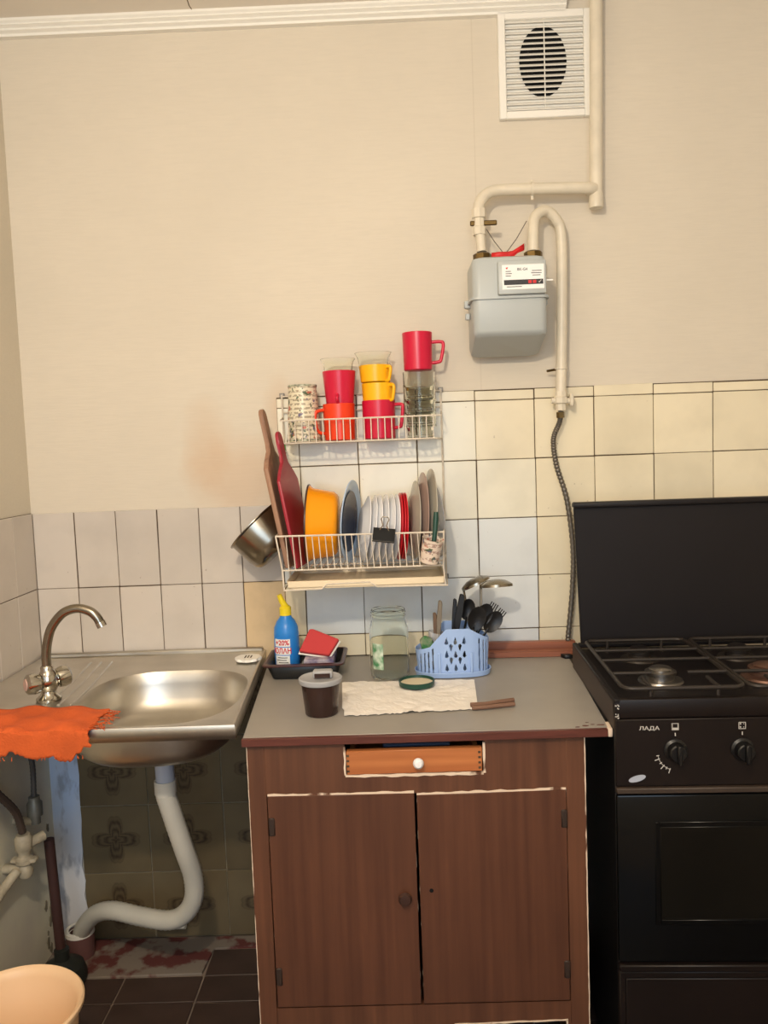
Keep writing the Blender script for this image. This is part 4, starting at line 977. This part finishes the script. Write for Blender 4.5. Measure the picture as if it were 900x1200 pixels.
# jar and its lid
ja = thing('glass_jar', 'empty clear glass jar with a green leaf label behind the paper', 'jar', (-.236, -.200, ZT))
jc = (-.236, -.200, ZT)
part('body', lathe([(0, .001), (.040, .001), (.0445, .006), (.046, .02), (.046, .110), (.0455, .118), (.041, .132), (.0385, .138), (.0395, .142), (.0385, .148), (.0400, .160), (.0385, .162), (.0365, .160), (.0360, .140), (.0385, .130), (.0430, .116), (.0435, .022), (.042, .010), (.038, .006), (0, .007)], 48, jc), 'glass_jar', ja)
part('screw_thread', lathe([(.0385, .0), (.0412, .002), (.0385, .004), (.0385, .008), (.0412, .010), (.0385, .012)], 40, (jc[0], jc[1], ZT+.145)), 'glass_jar', ja)
part('leaf_label', wrap(patch(-.044, -.014, .028, .088, .0006), jc, .0462), 'green_label', ja, 'green leaf label')
jl = thing('jar_lid', 'dark green metal jar lid lying upside down on the paper', 'lid', (-.176, -.298, ZT+.006))
part('shell', lathe([(0, 0), (.036, 0), (.0395, .002), (.0405, .012), (.0385, .0125), (.037, .004), (0, .003)], 40, (-.176, -.298, ZT+.0062)), 'dark_green', jl)
part('liner', lathe([(0, .0), (.037, .0), (.037, .0035), (0, .0035)], 36, (-.176, -.298, ZT+.0092)), mat('cream_liner', (222, 208, 178), .5), jl, 'cream inner liner')
solo('brown_stick', tube([(-.070, -.455, ZT+.008), (-.04, -.45, ZT+.007), (-.01, -.435, ZT+.006), (.022, -.425, ZT+.006)], .0048, 8), 'stick', 'upper of two thin brown sticks lying at the right edge of the paper', 'stick', (-.02, -.44, ZT))
solo('brown_stick', tube([(-.068, -.470, ZT+.006), (-.04, -.467, ZT+.006), (.020, -.452, ZT+.006)], .0044, 8), 'stick', 'lower of two thin brown sticks lying at the right edge of the paper', 'stick', (-.02, -.46, ZT))
# laths at the wall
def lath(label, a, c, z, wd, hh): 
    d = (Vector(c)-Vector(a)); L_ = d.length; an = math.atan2(d.y, d.x)
    solo('wooden_lath', box(0, L_, -wd/2, wd/2, 0, hh, .0012, mtx=T((a[0], a[1], z)) @ Rz(an)), 'lath', label, 'lath', (a[0], a[1], z))
lath('long reddish wooden lath lying on the worktop against the wall', (-.02, -.018, 0), (.235, -.030, 0), ZT+.0005, .020, .030)
lath('reddish wooden lath lying in front of the other one beside the blue basket', (-.01, -.052, 0), (.228, -.062, 0), ZT+.0005, .026, .014)
solo('black_wedge', prism([(.188, -.080), (.212, -.080), (.216, -.094), (.196, -.096)], ZT+.0004, ZT+.010, 'z', .001), 'black', 'small black wedge at the right end of the wooden laths', 'wedge', (.2, -.088, ZT))

# ------------------------------------------------------------ cutlery basket
cb = thing('cutlery_basket', 'light blue plastic cutlery basket with teardrop holes at the back of the worktop', 'basket', (-.086, -.18, ZT))
bx, by, ba, bb = -.088, -.188, .082, .046
def plan(s, k=1.0):      # s in 0..1 around, starts at the left going along the front
    a = PI+2*PI*s; e = 2.6; ca, sa = math.cos(a), math.sin(a)
    r = (abs(ca)**e+abs(sa)**e)**(-1/e); return (bx+ba*k*r*ca, by+bb*k*r*sa)
NS = 340
# arc-length parametrisation
raw = [plan(i/2000) for i in range(2001)]; acc = [0]
for p, q in zip(raw, raw[1:]): acc.append(acc[-1]+math.hypot(q[0]-p[0], q[1]-p[1]))
per = acc[-1]; cols_ = []; k = 0
for i in range(NS):
    tgt = per*i/NS
    while acc[k] < tgt: k += 1
    cols_.append(raw[k])
def topz(x):
    u_ = (x-bx)/ba
    if u_ < -.62: return .063+(u_+1)*.03
    if u_ < -.18: return .074+(.116-.074)*((u_+.62)/.44)**.9
    if u_ < .42: return .116
    return .116-.030*((u_-.42)/.58)**1.0
b = bmesh.new(); NZ = 72; grid = []
for (x, y) in cols_:
    H_ = topz(x); grid.append([b.verts.new((x+(x-bx)*.06*(j/NZ), y+(y-by)*.06*(j/NZ), ZT+.010+(H_-.010)*j/NZ)) for j in range(NZ+1)])
def hole(x, y, z, H_):
    u_ = (x-bx)/ba; hh = z-ZT
    if .012 < hh < H_-.008:
        for sx in (-.92, -.81, -.70, -.58, .74, .86, .95):
            if abs(u_-sx) < .019 and hh < H_-.01: return True
    if y > by: return False
    for r_ in range(6):
        zc = .026+r_*.0155
        if zc > H_-.014: continue
        for c_ in ((-.19, .06, .31) if r_ % 2 == 0 else (-.065, .185)):
            dx = (x-(bx+ba*c_))/.0040; dz = (hh-zc)/.0082
            if r_ % 2: dz = -dz
            wd = math.sqrt(max(0, 1-((dz+.42)/.58)**2)) if dz < -.42 else .12+.88*(1-dz)/1.42
            if abs(dz) < 1 and abs(dx) < wd: return True
    return False
for i in range(NS):
    A, B = grid[i], grid[(i+1) % NS]; H_ = topz(cols_[i][0])
    for j in range(NZ):
        m_ = (A[j].co+B[j+1].co)/2
        if not hole(m_.x, m_.y, m_.z, H_): b.faces.new((A[j], B[j], B[j+1], A[j+1]))
solid(part('wall', b, 'basket_blue', cb, smooth=60), .0018)
def pring(k, z): return [(x+(x-bx)*(k-1), y+(y-by)*(k-1), ZT+z) for x, y in cols_[::5]]
part('base', loft([pring(.96, .004), pring(.98, .011), pring(.4, .0115)], True, True), 'basket_blue', cb)
solid(part('saucer', loft([pring(.9, .001), pring(1.06, .002), pring(1.09, .012), pring(1.10, .014)], True, False), 'basket_blue', cb), .0018)
for u_ in (-.40, .50):
    x = bx+ba*u_; part('rib', box(x-.003, x+.003, by-bb-.0035, by-bb+.004, ZT+.014, ZT+.060, .001), 'basket_blue', cb)
# cutlery --------------------------------------------------------
def frame(d):
    yc = (Vector((0, 1, 0))-d*d.y).normalized(); xc = yc.cross(d); return Matrix((xc, yc, d)).transposed().to_4x4()
def spoon(name, label, base, top, L_, mt, bowl_r=.017, kind='spoon', group=None, grip=.0022):
    t_ = thing(name, label, kind, base, (0, 0, 0), group)
    A, B = Vector(base), Vector(top); d = (B-A).normalized(); q = frame(d)
    part('handle', tube([A, A+(B-A)*.5, B-d*bowl_r], [grip*1.3, grip, grip*.9], 8), mt, t_)
    Q = T(B) @ q
    if kind == 'fork':
        part('head', prism([(-.003, -.032), (.003, -.032), (.010, -.012), (.010, -.004), (-.010, -.004), (-.010, -.012)], -.001, .001, 'y', mtx=Q), mt, t_)
        for k_ in range(4): part('tine', box(-.0095+k_*.0056, -.0072+k_*.0056, -.0009, .0009, -.005, .026, mtx=Q), mt, t_)
    elif kind == 'spoon': part('bowl', lathe([(0, -.006), (bowl_r*.5, -.005), (bowl_r*.9, -.0015), (bowl_r, 0), (bowl_r*.9, -.0005), (bowl_r*.5, -.004), (0, -.005)], 20, (0, 0, 0), Q @ Matrix.Diagonal((1, 1, 1, 1)) @ Rx(PI/2) @ Matrix.Diagonal((1, 1.45, 1, 1))), mt, t_)
    return t_
gc = 'black cutlery in the blue basket'
spoon('spoon', 'dark spoon in the blue basket, lowest and furthest right', (-.060, -.185, .78), (.012, -.172, .866), 0, 'cutlery_dark', .020, 'spoon', gc)
spoon('spoon', 'dark spoon in the blue basket, just right of the black handles', (-.065, -.190, .78), (-.028, -.195, .880), 0, 'cutlery_dark', .021, 'spoon', gc)
spoon('spoon', 'dark spoon in the blue basket between the forks', (-.060, -.178, .78), (-.008, -.170, .884), 0, 'cutlery_dark', .019, 'spoon', gc)
spoon('fork', 'dark fork in the blue basket with tines pointing up', (-.060, -.170, .78), (.006, -.160, .886), 0, 'cutlery_dark', .016, 'fork', gc)
spoon('spoon', 'dark spoon tucked behind the thick black knife handle in the blue basket', (-.070, -.165, .78), (-.046, -.158, .895), 0, 'cutlery_dark', .018, 'spoon', gc)
spoon('fork', 'dark fork in the blue basket leaning furthest to the right', (-.055, -.175, .78), (.022, -.165, .872), 0, 'cutlery_dark', .016, 'fork', gc)
def knife(label, base, top, mt, w_=.008, name='knife'):
    t_ = thing(name, label, 'knife', base, (0, 0, 0), 'knives in the blue basket'); A, B = Vector(base), Vector(top); d = (B-A).normalized()
    q = T(A) @ frame(d); L_ = (B-A).length
    part('handle', prism([(-w_*.7, L_*.35), (w_*.7, L_*.35), (w_, L_*.7), (w_*1.05, L_*.96), (w_*.5, L_), (-w_*.6, L_), (-w_*.9, L_*.7)], -.0045, .0045, 'y', .002, mtx=q), mt, t_)
    part('blade', prism([(-w_*.8, L_*.36), (w_*.8, L_*.36), (w_*.7, .01), (-w_*.2, 0)], -.0007, .0007, 'y', mtx=q), 'steel', t_); return t_
knife('thick black knife handle leaning right in the middle of the blue basket', (-.092, -.19, .772), (-.061, -.185, .938), 'black')
knife('slim black knife handle in the middle of the blue basket, left of the thick one', (-.088, -.178, .772), (-.077, -.17, .925), 'black', .0055)
knife('grey-brown knife handle rising at the left of the blue basket', (-.125, -.19, .772), (-.113, -.185, .925), mat('grey_brown_handle', (122, 112, 98), .5), .006)
knife('short brown knife handle at the left of the blue basket', (-.122, -.175, .772), (-.127, -.18, .895), mat('brown_handle', (112, 88, 70), .5), .0055)
ctr = thing('plastic_cup', 'translucent whitish plastic cup inside the left of the blue basket', 'cup', (-.138, -.175, ZT+.012))
part('body', lathe([(0, 0), (.016, 0), (.023, .085), (.0215, .085), (.015, .002), (0, .002)], 24, (0, 0, 0), T((-.137, -.178, ZT+.014)) @ Ry(math.radians(12))), 'clear_plastic', ctr)
gs = thing('scourer', 'green scouring pad tucked in the left end of the blue basket', 'scourer', (-.150, -.20, ZT+.05))
part('pad', prism([(-.016, -.018), (.014, -.02), (.018, .006), (.004, .020), (-.012, .014)], -.006, .006, 'y', .003, mtx=T((-.149, -.205, ZT+.077)) @ Ry(math.radians(-20))), mat('green_scourer', (54, 116, 66), .9, col2=(150, 150, 130), vs=60, bump=.8, bs=200), gs)
def ladle(label, base, top, R, tilt, nm):
    t_ = thing(nm, label, 'ladle', base); A, B = Vector(base), Vector(top)
    Q = T(B) @ tilt
    part('bowl', lathe([(R, 0), (R*.985, .006), (R*.86, R*.24), (R*.55, R*.40), (R*.2, R*.46), (0, R*.47), (0, R*.45), (R*.2, R*.44), (R*.53, R*.375), (R*.83, R*.22), (R*.96, .004)], 40, (0, 0, 0), Q), 'steel_dark', t_)
    part('handle', tube([A, A+(B-A)*.6, B+(Q.to_3x3() @ Vector((-R*.9, 0, 0)))], .0028, 8), 'steel_dark', t_); return t_
ladle('steel ladle with domed bowl on the right above the blue basket', (-.075, -.19, .775), (.024, -.150, .946), .040, Ry(math.radians(-2)) @ Rx(math.radians(-8)), 'ladle')
ladle('steel ladle with tilted bowl on the left above the blue basket', (-.080, -.175, .775), (-.020, -.112, .947), .037, Ry(math.radians(-24)) @ Rx(math.radians(-6)), 'ladle')
print('objects', len(bpy.data.objects), 'tris', sum(len(o.data.polygons) for o in bpy.data.objects if o.type == 'MESH'))
